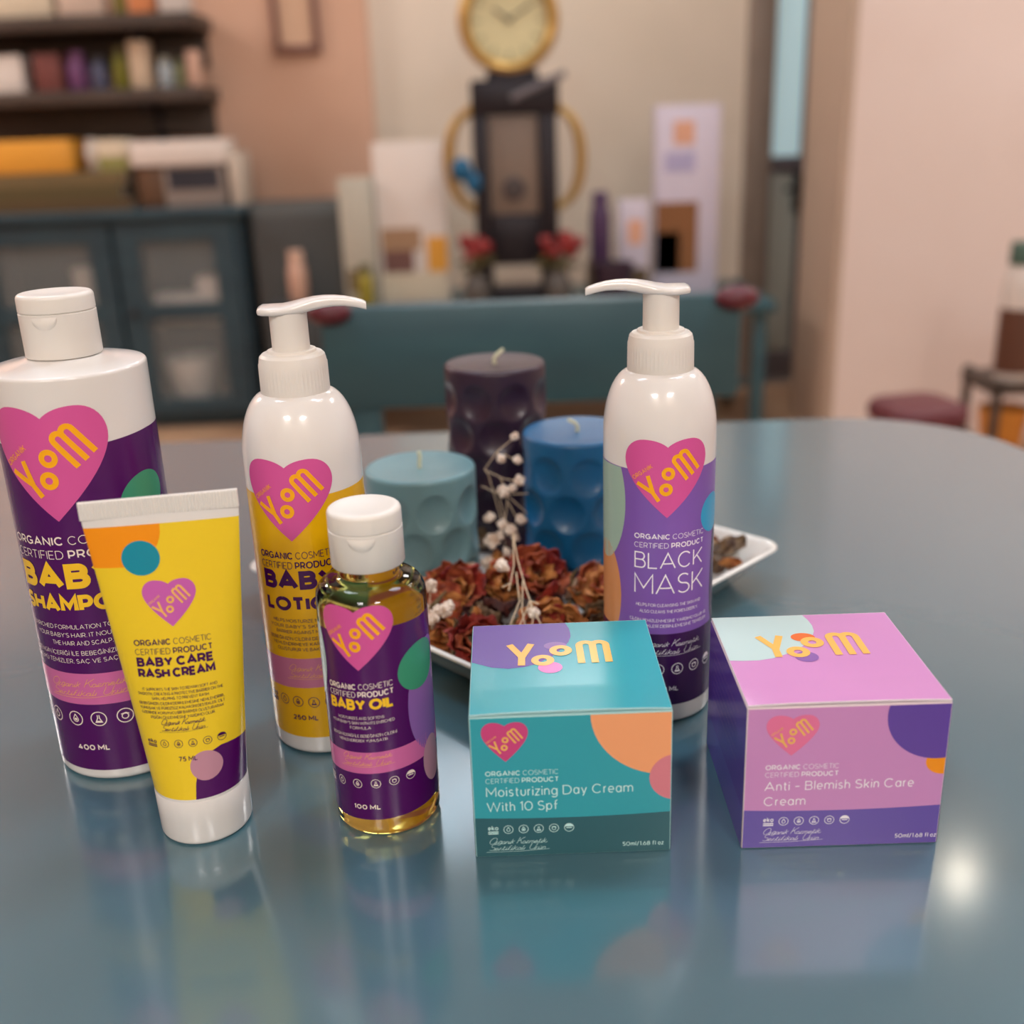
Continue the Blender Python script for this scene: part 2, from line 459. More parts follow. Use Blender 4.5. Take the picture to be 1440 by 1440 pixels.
def logo(pr, ox, oy, k, rot, m, layer=4, flat=1.0, w=.045, sub=True):
    """The word mark: Y, a low o, a raised o, m. Origin at the foot of the Y; k = mm per unit."""
    c, s = cos(rot), sin(rot)
    def tr(p): a, b = p[0] * k, p[1] * k * flat; return (ox + a * c - b * s, oy + a * s + b * c)
    st = [([(-.078, .314), (.004, .124), (.0, -.004)], 0), ([(.074, .316), (.004, .112)], 0),
          (arc(.146, .062, .054, .054, 0, 360, 24)[:-1], 1), (arc(.276, .200, .054, .054, 0, 360, 24)[:-1], 1),
          ([(.408, .0), (.408, .266)] + arc(.4545, .266, .0465, .0465, 180, 0, 10)[1:] + [(.501, .0)], 0),
          ([(.501, .266)] + arc(.5475, .266, .0465, .0465, 180, 0, 10)[1:] + [(.594, .004)], 0)]
    for p, cl in st: pr.stroke([tr(a) for a in p], w * k, m, layer, closed=bool(cl))
    if sub:
        stx, tot = layout([('ORGAN\u0130K', .13)], .05, .12)
        for p, ww in stx:
            pr.stroke([tr((-.09 + a * .27 / tot, .362 + b)) for a, b in p], ww * k, m, layer)
def bez(p0, p1, p2, p3, n=9):
    return [tuple((1 - t) ** 3 * p0[i] + 3 * (1 - t) ** 2 * t * p1[i] + 3 * (1 - t) * t * t * p2[i] + t ** 3 * p3[i] for i in (0, 1)) for t in [k / n for k in range(n)]]
def heart(pr, cx, tip, W, H, m, layer=2, shear=0.0):
    r = bez((0, .905), (.06, .965), (.15, 1), (.265, 1)) + bez((.265, 1), (.41, 1), (.5, .88), (.5, .74)) + bez((.5, .74), (.5, .54), (.27, .27), (0, 0), 12) + [(0, 0)]
    pts = [(cx + a * W, tip + b * H + shear * (cx + a * W)) for a, b in r]
    pts += [(cx - a * W, tip + b * H + shear * (cx - a * W)) for a, b in r[-2:0:-1]]
    # two halves, so that every slice stays a simple polygon
    half = [(cx + a * W, tip + b * H + shear * (cx + a * W)) for a, b in r]
    other = [(cx - a * W, tip + b * H + shear * (cx - a * W)) for a, b in r]
    pr.poly(half, m, layer); pr.poly(other, m, layer)
def heart_logo(pr, cx, tip, W, H, mh, ml, rot=36, w=.047, shear=0.0):
    heart(pr, cx, tip, W, H, mh, 2, shear)
    logo(pr, cx - .097 * W, tip + .225 * H + shear * cx, W, radians(rot) + shear, ml, 4, w=w)
def icons(pr, xs, y, r, m, slope=0.0, eko=True, mbg=None, lw=.13):
    for i, x in enumerate(xs):
        yy = y + slope * x
        if i == 0 and eko:
            text(pr, 'eko', x, yy - r * .1, r * 1.15, m, width=r * 2.2, w=.16, align='c')
            pr.stroke([(x - r * 1.1, yy - r * .5), (x + r * 1.1, yy - r * .5)], r * .28, m)
            pr.stroke([(x - r * 1.1, yy - r * .95), (x + r * 1.1, yy - r * .95)], r * .28, m)
            continue
        j = i if eko else i + 1
        pr.stroke(arc(x, yy, r, r, 0, 360, 20)[:-1], r * lw, m, closed=True)
        if j in (1, 2):
            pr.stroke([(x, yy + r * .62)] + arc(x, yy - r * .12, r * .36, r * .36, 40, -220, 12) + [(x, yy + r * .62)], r * lw, m)
            if j == 2: pr.ellipse(x, yy - r * .12, r * .22, r * .2, m, 3, n=12)
        elif j == 3:
            pr.stroke([(x - r * .12, yy + r * .55), (x - r * .12, yy + r * .1), (x - r * .42, yy - r * .5), (x + r * .42, yy - r * .5), (x + r * .12, yy + r * .1), (x + r * .12, yy + r * .55)], r * lw, m)
            pr.poly([(x - r * .3, yy - r * .28), (x - r * .42, yy - r * .5), (x + r * .42, yy - r * .5), (x + r * .3, yy - r * .28)], m, 3)
        elif j == 4:
            pr.stroke(arc(x, yy - r * .08, r * .4, r * .38, 0, 360, 14)[:-1], r * lw, m, closed=True)
            pr.stroke([(x - r * .5, yy + r * .25), (x + r * .1, yy + r * .4), (x + r * .5, yy + r * .2)], r * lw, m)
        else:
            pr.poly(arc(x, yy, r * .95, r * .95, 15, 165, 14), m, 3)
            pr.stroke([(x - r * .6, yy - r * .05), (x + r * .6, yy - r * .05)], r * .22, m)

def cyl(r): return lambda u, v: (r * sin(u / r), -r * cos(u / r), v)
def fr(a, b, n): return [a + (b - a) * k / n for k in range(n + 1)]

# ------------------------------------------------------------------ room shell
M_WALLP = mat('salmon wall paint', rgb(212, 172, 148), 0.7, noise=(2.5, rgb(206, 164, 138), (1, 1, 1)), bump=(160, .15, .002))
M_WALLB = mat('beige wall paint', rgb(226, 211, 194), 0.7, noise=(2, rgb(218, 204, 186), (1, 1, 1)), bump=(160, .15, .002))
M_WALLR = mat('pale pink wall paint', rgb(228, 212, 205), 0.65, noise=(2, rgb(223, 205, 196), (1, 1, 1)), bump=(160, .15, .002))
M_FLOOR = mat('tan floor tile', rgb(186, 150, 120), 0.4, noise=(4, rgb(172, 136, 108), (1, 1, 1)))
M_CEIL = mat('white ceiling paint', rgb(232, 228, 222), 0.8, noise=(3, rgb(226, 222, 216), (1, 1, 1)))
M_TRIM = mat('grey brown door casing', rgb(140, 124, 112), 0.5, noise=(9, rgb(128, 112, 100), (6, 6, 1)))
ZC = 2.7
def wall(name, m, *a):
    b = MB(); b.box(*a); return struct(name, b, m, smooth=False)
wall('floor', M_FLOOR, -3.2, 3.2, -2.4, 5.0, -0.1, 0.0)
wall('ceiling', M_CEIL, -3.2, 3.2, -2.4, 5.0, ZC, ZC + 0.1)
wall('wall_back_left', M_WALLP, -3.2, -0.45, 4.15, 4.35, 0, ZC)
wall('wall_back', M_WALLB, -0.45, 0.914, 4.2, 4.35, 0, ZC)
wall('wall_back_over_door', M_WALLB, 0.914, 1.30, 4.2, 4.35, 2.12, ZC)
wall('wall_back_right', M_WALLB, 1.30, 3.2, 4.2, 4.35, 0, ZC)
wall('wall_partition', M_WALLR, 1.035, 3.2, 3.3, 3.72, 0, ZC)
wall('partition_side_slab', mat('tan side slab', rgb(190, 168, 150), .5, noise=(8, rgb(182, 160, 142), (6, 6, 1))), 1.012, 1.0345, 3.3, 3.72, 0, 2.2)  # tan slab covering the partition's left side face
wall('wall_left', M_WALLP, -3.2, -3.0, -2.4, 4.2, 0, ZC)
wall('wall_right', M_WALLR, 3.0, 3.2, -2.4, 3.3, 0, ZC)
wall('wall_front', M_WALLB, -3.2, 3.2, -2.4, -2.2, 0, ZC)
wall('baseboard_back', M_TRIM, -0.45, 0.9, 4.18, 4.2, 0, 0.09)
# glazed door in the back wall
d = thing('door_1', None, None, (0, 0, 0)); d['kind'] = 'structure'
b = MB()
b.box(0.914, 1.006, 4.14, 4.34, 0, 2.12, bev=.006); b.box(1.25, 1.30, 4.14, 4.34, 0, 2.12, bev=.006); b.box(1.006, 1.25, 4.14, 4.34, 2.06, 2.12, bev=.006)
b.build('door_casing', M_TRIM, d)
b = MB(); b.box(1.008, 1.022, 4.2, 4.24, 0.02, 2.05, bev=.003); b.box(1.128, 1.182, 4.2, 4.24, 0.02, 2.05, bev=.003)
b.box(1.022, 1.128, 4.2, 4.24, 0.02, 0.12, bev=.003); b.box(1.022, 1.128, 4.2, 4.24, 0.80, 0.86, bev=.003)
b.build('door_frame', mat('dark grey aluminium', rgb(112, 106, 112), .4, metal=.2), d)
boxo('door_glass', mat('glowing pale blue frosted glass', rgb(196, 226, 232), .15, spec=.8, emit=.42), d, 1.022, 1.128, 4.21, 4.225, 0.86, 2.03, bev=.001)  # emission in the glass stands for light from the room beyond
boxo('door_panel', mat('grey green door panel', rgb(186, 190, 180), .4), d, 1.022, 1.128, 4.21, 4.23, 0.12, 0.80, bev=.002)
b = MB(); b.box(1.104, 1.134, 4.16, 4.2, 0.66, 0.80, bev=.006); b.tube([(1.12, 4.16, .745), (1.12, 4.13, .745), (1.06, 4.13, .745)], .009)
b.build('door_handle', M_METALD, d)

# unseen ceiling panels, most added as fill, and downlights seen in reflections
M_DIFF = mat('lit panel diffuser', (1, 0.965, 0.93, 1), .5, emit=0.8)
M_LED = mat('lit downlight lens', (1, 0.90, 0.74, 1), .4, emit=58)
proto = None
PNAMES = ['left over the table', 'right over the table', 'added as fill left behind the viewer', 'added as fill right behind the viewer', 'added as fill left by the sideboard', 'left of the clock console', 'added as fill by the right wall', 'added as fill right of the clock console']
for (px_, py_), nm in zip(PANELS, PNAMES):
    if proto is None:
        proto = thing('unseen_ceiling_panel', 'x', 'ceiling light', (px_, py_, ZC - .03), 0, 'square ceiling light panels')
        b = MB(); b.box(-.3, .3, -.3, -.284, -.015, .029, bev=.002); b.box(-.3, .3, .284, .3, -.015, .029, bev=.002)
        b.box(-.3, -.284, -.284, .284, -.015, .029, bev=.002); b.box(.284, .3, -.284, .284, -.015, .029, bev=.002); b.build('frame', M_WHITEM, proto)
        boxo('diffuser', M_DIFF, proto, -.284, .284, -.284, .284, 0.0, .028, bev=.001)
        o = proto
    else: o = dup(proto, (px_, py_, ZC - .03))
    o['label'] = 'square white ceiling light panel, ' + nm
proto = None
for i, (x_, y_) in enumerate([(-.14, 3.78), (.26, 3.72), (1.32, 2.66), (-2.2, 1.2), (-.1, 1.1), (1.2, 0.9)]):
    if proto is None:
        proto = thing('downlight', 'small round warm downlight recessed in the white ceiling', 'ceiling light', (x_, y_, ZC), 0, 'round downlights in the ceiling')
        b = MB(); b.lathe([(.055, 0), (.055, -.012), (.045, -.014), (.04, -.004), (.04, 0)], 32); b.build('trim_ring', M_WHITEM, proto)
        b = MB(); b.lathe([(0, -.004), (.04, -.004), (.04, -.001), (0, -.001)], 32); b.build('lens', M_LED, proto)
    else: dup(proto, (x_, y_, ZC))

# ------------------------------------------------------------------ table
tb = thing('table', 'large teal lacquered table with rounded corners under all the products', 'table', (0, 0, 0))
def rrect(x0, x1, y0, y1, r, z, n=12):
    p = []
    for cx, cy, a in ((x1 - r, y1 - r, 0), (x0 + r, y1 - r, 90), (x0 + r, y0 + r, 180), (x1 - r, y0 + r, 270)):
        p += [(cx + r * cos(radians(a + 90 * k / n)), cy + r * sin(radians(a + 90 * k / n)), z) for k in range(n + 1)]
    return p
def slab(mb, x0, x1, y0, y1, r, z0, z1, e=.006, mi=0):
    rings = [rrect(x0 + e, x1 - e, y0 + e, y1 - e, r - e, z0), rrect(x0, x1, y0, y1, r, z0 + e), rrect(x0, x1, y0, y1, r, z1 - e)]
    for k in range(1, 5):
        t = e * (1 - cos(radians(90 * k / 4))); zz = z1 - e + e * sin(radians(90 * k / 4))
        rings.append(rrect(x0 + t, x1 - t, y0 + t, y1 - t, r - t, zz))
    mb.loft(rings, mi)
b = MB(); slab(b, -0.80, 0.40, -0.10, 0.90, .13, T - .032, T); tt = b.build('tabletop', M_TABLE, tb, sharp=30)
for p_ in tt.data.polygons:
    if abs(p_.normal.z) > .999: p_.use_smooth = False
b = MB(); b.box(-.68, .28, .02, .04, T - .11, T - .033, bev=.002); b.box(-.68, .28, .76, .78, T - .11, T - .033, bev=.002)
b.box(-.68, -.66, .04, .76, T - .11, T - .033, bev=.002); b.box(.26, .28, .04, .76, T - .11, T - .033, bev=.002); b.build('apron', M_TEAL, tb)
for sx in (-.67, .27):
    for sy in (.03, .77):
        b = MB(); b.lathe([(0, 0), (.022, 0), (.03, .5), (.034, T - .034), (0, T - .034)], 24, c=(sx, sy, 0)); b.build('leg', M_TEAL, tb)

# ------------------------------------------------------------------ flip-top cap shared by shampoo and oil
def flip_cap(parent, r, z0, z1, seam, name='cap'):
    b = MB(); e = 1.4
    b.lathe([(0, z0 + 1.5), (r - 1.2, z0 + 1.5), (r - 1.2, z0), (r - .3, z0), (r, z0 + .4), (r, seam - .35), (r - .5, seam), (0, seam)], 72)
    b.v = [(x * MM, y * MM, z * MM) for x, y, z in b.v]
    c = b.build(name, M_WHITEM, parent)
    l = MB(); prof = [(0, seam + .05), (r - .5, seam + .05), (r - .05, seam + .45), (r - .1, z1 - 1.8)]
    prof += [(r - .1 - 1.8 * (1 - cos(radians(a))), z1 - 1.8 + 1.8 * sin(radians(a))) for a in (20, 40, 60, 80)] + [(r - 3.2, z1 - .05), (r - 4.2, z1 - .35), (0, z1 - .45)]
    l.lathe(prof, 72); l.v = [(x * MM, y * MM, z * MM) for x, y, z in l.v]
    l.build('lid', M_WHITEM, c)
    # thumb recess under the lid: a shallow crescent lip
    t = MB(); surf = cyl(r)
    rows = []
    for k in range(15):
        u = -5 + 10 * k / 14; q = sqrt(max(0, 1 - (u / 5.0) ** 2)); ring = []
        for j in range(7):
            a = pi * j / 6; off = .1 + .55 * sin(a) * q; v = seam - .9 - 4.6 * q * (j / 6)
            p = Vector(surf(u, v)); n = Vector((p.x, p.y, 0)).normalized(); ring.append((p + n * off) * MM)
        rows.append(ring)
    t.loft(rows, cap=False, close=False); t.build('thumb_tab', M_WHITEM, c, fix=False)
    return c
def lathe_mm(parent, name, prof, m, seg=96, sharp=40):
    b = MB(); b.lathe(prof, seg); b.v = [(x * MM, y * MM, z * MM) for x, y, z in b.v]
    return b.build(name, m, parent, sharp=sharp)
def rounded(r, z, e, a0, a1, n=6, inner=None):
    return [(r - e + e * cos(radians(a0 + (a1 - a0) * k / n)), z + e * sin(radians(a0 + (a1 - a0) * k / n))) for k in range(n + 1)]

# ------------------------------------------------------------------ shampoo bottle
sh = thing('shampoo_bottle', 'tall purple and white baby shampoo bottle with flip cap, behind the yellow tube', 'bottle', (-.1683, .4059, T))
R = 29.2
lathe_mm(sh, 'body', [(0, 1.0), (24, 0), (26.5, 0)] + rounded(R, 2.6, 2.6, -80, 0) + [(R, 60), (R, 120), (R, 165.8)] + rounded(R, 166.2, 1.5, 5, 78) + [(25.5, 168.3), (21, 169.2), (16, 170.2), (14.6, 170.7), (12.6, 170.9), (12.4, 173), (0, 173)], M_WHITE)
flip_cap(sh, 13.9, 171.2, 194.6, 187.8)
P = Print(cyl(R), 1.2)
sl = .03
P.strip(fr(-84, 84, 140), lambda u: 5.2 + sl * u * .3, lambda u: 140.6 + 2.2 * min(1, abs(u) / 40), I_PURPLE, 0)
P.ellipse(32.5, 117, 11.5, 9.5, I_GREEN, 1, rot=.5)
P.ellipse(-46, 90, 12, 40, I_ORANGE, 1)
P.strip(fr(-84, 84, 140), lambda u: 35.6, lambda u: 49.4, I_ROSE, 1)
lb_ = P.build('label', sh)
H = Print(cyl(R), 1.2); heart_logo(H, -1.2, 113.5, 45.5, 43.8, I_PINK, I_ORG); H.build('heart_emblem', lb_)
L = Print(cyl(R), 1.2)
text(L, [('ORGANIC ', .17), ('COSMETIC', .085)], -26, 104.0, 3.5, I_CREAM, width=52, slope=sl)
text(L, [('CERTIFIED ', .085), ('PRODUCT', .17)], -26, 98.4, 3.5, I_CREAM, width=52, slope=sl)
text(L, 'BABY', -25.8, 86.0, 10.4, I_YEL, width=43.5, w=.27, track=-.035, slope=sl)
text(L, 'SHAMPOO', -26.5, 76.2, 7.2, I_YEL, width=48, w=.25, track=-.03, slope=sl)
for i, t in enumerate(['ENRICHED FORMULATION TO CLEAN', "YOUR BABY'S HAIR. IT NOURISHES", 'THE HAIR AND SCALP.']):
    text(L, t, -2, 69.0 - i * 3.5, 1.9, I_CREAM, width=[46, 42, 25][i], w=.1, align='c', slope=sl)
for i, t in enumerate(['ZENG\u0130N \u0130\u00c7ER\u0130\u011e\u0130 \u0130LE BEBE\u011e\u0130N\u0130Z\u0130N SA\u00c7INI', 'T\u00dcY\u00dc TEM\u0130ZLER. SA\u00c7 VE SA\u00c7 DER\u0130S\u0130N\u0130']):
    text(L, t, -2, 57.6 - i * 3.4, 1.9, I_CREAM, width=48, w=.1, align='c', slope=sl)
script(L, ['Organik Kozmetik', 'Sertifikal\u0131 \u00dcr\u00fcn'], -20, 43.6, 3.0, 3.9, I_GOLD, 33, slope=sl)
icons(L, [-32, -21.3, -10.3, -.3, 10, 20], 29.2, 3.1, I_CREAM, slope=sl)
text(L, '400 ML', -11.7, 14.8, 2.5, I_CREAM, width=13.8, w=.2, slope=sl)
L.build('lettering', lb_)

# ------------------------------------------------------------------ pump bottles
def pump_bottle(name, label, loc, spin):
    t = thing(name, label, 'bottle', loc)
    R = 23.4
    prof = [(0, 1.0), (19, 0), (21, 0)] + rounded(R, 2.6, 2.6, -80, 0) + [(R, 60), (R, 126)]
    prof += [(R - 11.4 * (1 - cos(radians(a))) ** 1.0, 126 + 26.2 * sin(radians(a))) for a in (8, 16, 24, 32, 40, 48, 56, 64, 72, 80)]
    prof += [(11.5, 152.3), (0, 152.3)]
    lathe_mm(t, 'body', prof, M_WHITE)
    # ribbed collar
    b = MB(); n = 104; rings = []
    for r, z, rib in [(12.0, 151.2, 0), (13.1, 151.2, 0), (13.3, 151.8, 1), (13.25, 156, 1), (13.2, 160, 1), (13.15, 163.0, 1), (13.1, 163.5, 0), (13.0, 164.5, 0), (12.6, 166, 0), (11.6, 167, 0), (9.6, 167.3, 0), (9.4, 168.2, 0), (8.6, 168.5, 0), (7.4, 168.2, 0)]:
        rings.append([((r + (.23 if (i % 2 and rib) else 0)) * sin(2 * pi * i / n) * MM, -(r + (.23 if (i % 2 and rib) else 0)) * cos(2 * pi * i / n) * MM, z * MM) for i in range(n)])
    b.loft(rings); b.build('collar', M_WHITEM, t, sharp=30)
    h = lathe_mm(t, 'pump_stem', [(0, 167), (7.3, 167.2), (7.3, 170), (7.25, 181), (7.4, 183.2), (0, 183.2)], M_WHITEM)
    # pump head: swept paddle with a drooping spout (local +x is the spout)
    secs = [(-11.2, 4.2, 182.9, 184.3), (-10.9, 5.2, 182.3, 185.0), (-9.5, 6.8, 182.0, 185.6), (-6, 8.1, 181.9, 185.5), (-2, 8.2, 181.9, 185.5), (2, 7.8, 182.0, 186.2),
            (6, 6.6, 182.2, 187.2), (10, 5.3, 183.0, 187.9), (14, 4.4, 183.7, 188.2), (18, 3.9, 184.0, 188.1), (22, 3.5, 183.9, 187.6), (26, 3.2, 183.2, 186.7), (29, 3.0, 182.4, 185.7), (30.2, 2.6, 182.0, 185.0)]
    rings = []
    for x, hw, z0, z1 in secs:
        cz, hz = (z0 + z1) / 2, (z1 - z0) / 2; ring = []
        for k in range(20):
            a = 2 * pi * k / 20; ca, sa = cos(a), sin(a)
            ring.append((x * MM, hw * math.copysign(abs(ca) ** .6, ca) * MM, (cz + hz * math.copysign(abs(sa) ** .6, sa)) * MM))
        rings.append(ring)
    b = MB(); b.loft(rings); o = b.build('pump_head', M_WHITE, t, sharp=60); o.rotation_euler = (0, 0, spin)
    return t, R
lo, R = pump_bottle('lotion_bottle', 'yellow and white baby lotion pump bottle behind the oil bottle, spout to the right', (-.0835, .4136, T), radians(6))
sl = .03
P = Print(cyl(R), 1.2)
P.strip(fr(-68, 68, 116), lambda u: 8.6 + .03 * u, lambda u: 114.6 + .8 * min(1, abs(u) / 40), I_LYEL, 0)
P.ellipse(-36, 76, 10, 36, I_PEACH, 1)
P.strip(fr(-68, 68, 116), lambda u: 32.2 + .06 * u, lambda u: 45.6 + .05 * u, I_ROSED, 1)
lb_ = P.build('label', lo)
H = Print(cyl(R), 1.2); heart_logo(H, -3.0, 96.9, 36.5, 33.2, I_PINK, I_ORG); H.build('heart_emblem', lb_)
L = Print(cyl(R), 1.2)
text(L, [('ORGANIC ', .17), ('COSMETIC', .085)], -19.2, 89.4, 3.0, I_DPUR, width=33, slope=sl)
text(L, [('CERTIFIED ', .085), ('PRODUCT', .17)], -19.2, 85.2, 3.0, I_DPUR, width=33, slope=sl)
text(L, 'BABY', -18.6, 76.3, 8.0, I_DPUR, width=32, w=.27, track=-.035, slope=sl)
text(L, 'LOTION', -18.6, 67.0, 6.2, I_DPUR, width=34, w=.25, track=-.03, slope=sl)
for i, t in enumerate(['HELPS MOISTURIZE NEWBORN', "YOUR BABY'S SKIN WITH A", 'BARRIER AGAINST MOISTURE']):
    text(L, t, -1.5, 61.8 - i * 2.5, 1.5, I_DPUR, width=[29, 33, 27][i], w=.11, align='c', slope=sl)
for i, t in enumerate(['BEBE\u011e\u0130N\u0130Z\u0130N C\u0130LD\u0130N\u0130 DERINLEMES\u0130NE', 'NEMLEND\u0130RMEYE KAR\u015eI BAR\u0130YER', 'OLU\u015eTURUR VE BAKIM YAPAR']):
    text(L, t, -1.5, 53.8 - i * 2.4, 1.5, I_DPUR, width=[35, 32, 28][i], w=.11, align='c', slope=sl)
script(L, ['Organik Kozmetik', 'Sertifikal\u0131 \u00dcr\u00fcn'], -11, 40.0, 2.4, 3.2, I_GOLD, 24, slope=sl)
icons(L, [-22.4, -15.2, -8.3, -1.3, 5.7, 12.4], 25.4, 2.3, I_DPUR, slope=.01)
text(L, '250 ML', -11.3, 16.9, 2.3, I_DPUR, width=11.2, w=.2, slope=sl)
L.build('lettering', lb_)

mk, R = pump_bottle('mask_bottle', 'violet and white pump bottle of black mask with spout pointing left', (.0626, .4285, T), radians(176))
P = Print(cyl(R), 1.2)
P.strip(fr(-68, 68, 116), lambda u: 9.2, lambda u: 115.0 + .6 * min(1, abs(u) / 30), I_VIOLET, 0)
P.lim = (-68, 68, 9.2, 115.2)
P.ellipse(-31, 100, 13.3, 27, I_SAGE, 1)
P.ellipse(-30.5, 58, 10.6, 23, I_COPPER, 1)
P.ellipse(24, 93.6, 8.2, 8.4, I_BLUE, 2)
P.poly([(29, 98), (26, 85), (24.6, 70), (24.2, 58), (25, 48), (27.5, 42), (50, 42), (50, 98)], I_DARKP, 1)
P.lim = None
P.strip(fr(-68, 68, 116), lambda u: 9.2, lambda u: 43.2, I_DARKP, 2)
lb_ = P.build('label', mk)
H = Print(cyl(R), 1.2); heart_logo(H, 0, 95.4, 35.2, 32.8, I_PINK, I_ORG); H.build('heart_emblem', lb_)
L = Print(cyl(R), 1.2)
text(L, [('ORGANIC ', .17), ('COSMETIC', .085)], -13.3, 86.1, 2.3, I_WHITE, width=30.8)
text(L, [('CERTIFIED ', .085), ('PRODUCT', .17)], -13.3, 82.2, 2.3, I_WHITE, width=30.8)
text(L, 'BLACK', -13.2, 73.1, 7.2, I_WHITE, width=30.3, w=.075, track=.03)
text(L, 'MASK', -13.2, 61.6, 9.0, I_WHITE, width=31, w=.065, track=.02)
for i, t in enumerate(['HELPS FOR CLEANSING THE SKIN AND', 'ALSO CLEANS THE PORES DEEPLY.']):
    text(L, t, 2.1, 55.9 - i * 2.9, 1.4, I_WHITE, width=[29, 26][i], w=.11, align='c')
for i, t in enumerate(['C\u0130LD\u0130N TEM\u0130ZLENMES\u0130NE YARDIMCI OLUR VE', 'G\u00d6ZENEKLER\u0130 DER\u0130NLEMES\u0130NE TEM\u0130ZLER']):
    text(L, t, 2.6, 48.8 - i * 2.5, 1.4, I_WHITE, width=36, w=.11, align='c')
script(L, ['Organik Kozmetik', 'Sertifikal\u0131 \u00dcr\u00fcn'], -10, 37.4, 2.6, 3.6, I_WHITE, 26)
icons(L, [-19.5, -11.2, -2.8, 5.5, 13.8, 22.2], 26.5, 2.5, I_WHITE)
text(L, '250 ML', -5, 16, 2.2, I_WHITE, width=11.2, w=.2)
L.build('lettering', lb_)

# ------------------------------------------------------------------ oil bottle
ol = thing('oil_bottle', 'small clear bottle of golden baby oil with white flip cap and purple label', 'bottle', (-.0517, .3516, T))
R = 19.8
lathe_mm(ol, 'body', [(0, 1.2), (12, .7), (15.5, 0)] + rounded(R, 4.0, 4.0, -85, 0) + [(R, 40), (R, 90)] + rounded(R, 91.2, 7.4, 8, 82, 8) + [(11.2, 99.2), (10.6, 100), (10.6, 106), (0, 106)], M_GLASS, 96, sharp=60)
flip_cap(ol, 13.1, 103.4, 124.4, 117.2)
sl = .085
P = Print(cyl(R), 1.1)
P.strip(fr(-40, 34, 70), lambda u: 8.6 + sl * u * .9, lambda u: 85.0 + .06 * u + .9 * cos(u / 9), I_PURPLE, 0)
P.lim = (-40, 34, 0, 84)
P.ellipse(-27.5, 71, 8.5, 17, I_PALE, 1)
P.ellipse(24, 54, 11, 22, I_LILAC, 1, rot=-.1)
P.ellipse(19.5, 67.5, 10.0, 8.8, I_GREEN, 2, rot=.5)
P.lim = None
P.strip(fr(-40, 34, 70), lambda u: 28.4 + sl * u, lambda u: 37.2 + sl * u * .9, I_ROSE, 1)
P.ellipse(23.5, 27, 5.5, 9.5, I_MAUVE, 2)
lb_ = P.build('label', ol)
H = Print(cyl(R), 1.1); heart_logo(H, -3.9, 70.1, 27.2, 24.6, I_PINK, I_ORG, shear=.02); H.build('heart_emblem', lb_)
L = Print(cyl(R), 1.1)
text(L, [('ORGANIC ', .17), ('COSMETIC', .085)], -17.6, 62.8, 2.3, I_CREAM, width=25.4, slope=sl)
text(L, [('CERTIFIED ', .085), ('PRODUCT', .17)], -17.6, 59.7, 2.3, I_CREAM, width=25.4, slope=sl)
text(L, 'BABY OIL', -17.6, 54.6, 4.4, I_YEL, width=25.2, w=.25, track=-.03, slope=sl)
for i, t in enumerate(['MOISTURIZES AND SOFTENS', "YOUR BABY'S SKIN WITH ITS ENRICHED", 'FORMULA']):
    text(L, t, -5.2, 50.8 - i * 1.95, 1.15, I_CREAM, width=[18, 25, 8][i], w=.1, align='c', slope=sl)
for i, t in enumerate(['ZENG\u0130N \u0130\u00c7ER\u0130\u011e\u0130 \u0130LE BEBE\u011e\u0130N\u0130Z\u0130N C\u0130LD\u0130N\u0130', 'NEMLEND\u0130REREK YUMU\u015eATIR']):
    text(L, t, -5.2, 43.6 - i * 1.95, 1.15, I_CREAM, width=[26, 19][i], w=.1, align='c', slope=sl)
script(L, ['Organik Kozmetik', 'Sertifikal\u0131 \u00dcr\u00fcn'], -14, 34.6, 2.0, 2.8, I_GOLD, 19, slope=sl)
icons(L, [-23, -16, -8.4, -1.3, 5.4, 11.8], 24.2, 1.75, I_CREAM, slope=.1)
text(L, '100 ML', -10.8, 13.2, 2.0, I_CREAM, width=10.6, w=.2, slope=sl)
L.build('lettering', lb_)

# ------------------------------------------------------------------ cream tube standing on its cap
tu = thing('cream_tube', 'yellow baby rash cream tube standing upside down on its white cap', 'tube', (-.1215, .3485, T), radians(8))
Z0, Z1, HW0, HW1, HD0, HD1 = 19.0, 131.6, 17.0, 26.6, 17.0, .75
def tube_dims(z):
    k = min(max((z - Z0) / (126.0 - Z0), 0), 1)
    return HW0 + (HW1 - HW0) * k, HD0 + (HD1 - HD0) * (k ** .92)
def tube_ring(z, hw=None, hd=None, n=64):
    a, b_ = tube_dims(z); a = hw or a; b_ = hd or b_
    return [(a * cos(2 * pi * k / n) * MM, b_ * sin(2 * pi * k / n) * MM, z * MM) for k in range(n)]
b = MB(); b.loft([tube_ring(Z0), tube_ring(Z0 + .6)] + [tube_ring(z) for z in fr(22, 126, 26)]); b.build('body', M_WHITE, tu)
# crimped seal with fine vertical ribs
b = MB(); rings = []
for z in (125.2, 126.0, 131.2, 131.6):
    ring = []
    for k in range(97):
        x = -26.7 + 53.4 * k / 96; ring.append((x * MM, -(.75 + (.22 if k % 2 else 0) - (.3 if z > 131.3 else 0)) * MM, (z + .012 * x) * MM))
    for k in range(97):
        x = 26.7 - 53.4 * k / 96; ring.append((x * MM, (.75 + (.22 if k % 2 else 0) - (.3 if z > 131.3 else 0)) * MM, (z + .012 * x) * MM))
    rings.append(ring)
b.loft(rings); b.build('crimped_seal', M_WHITEM, tu, smooth=False)
lathe_mm(tu, 'cap', [(0, .8), (13, .4), (14.2, 0)] + rounded(16.9, 1.8, 1.8, -85, 0) + [(17.1, 10), (17.2, 18.4), (16.9, 18.9), (0, 18.9)], M_WHITE)
def tube_surf(t, v):
    a, b_ = tube_dims(v); return (a * sin(t / 17.0), -b_ * cos(t / 17.0), v)
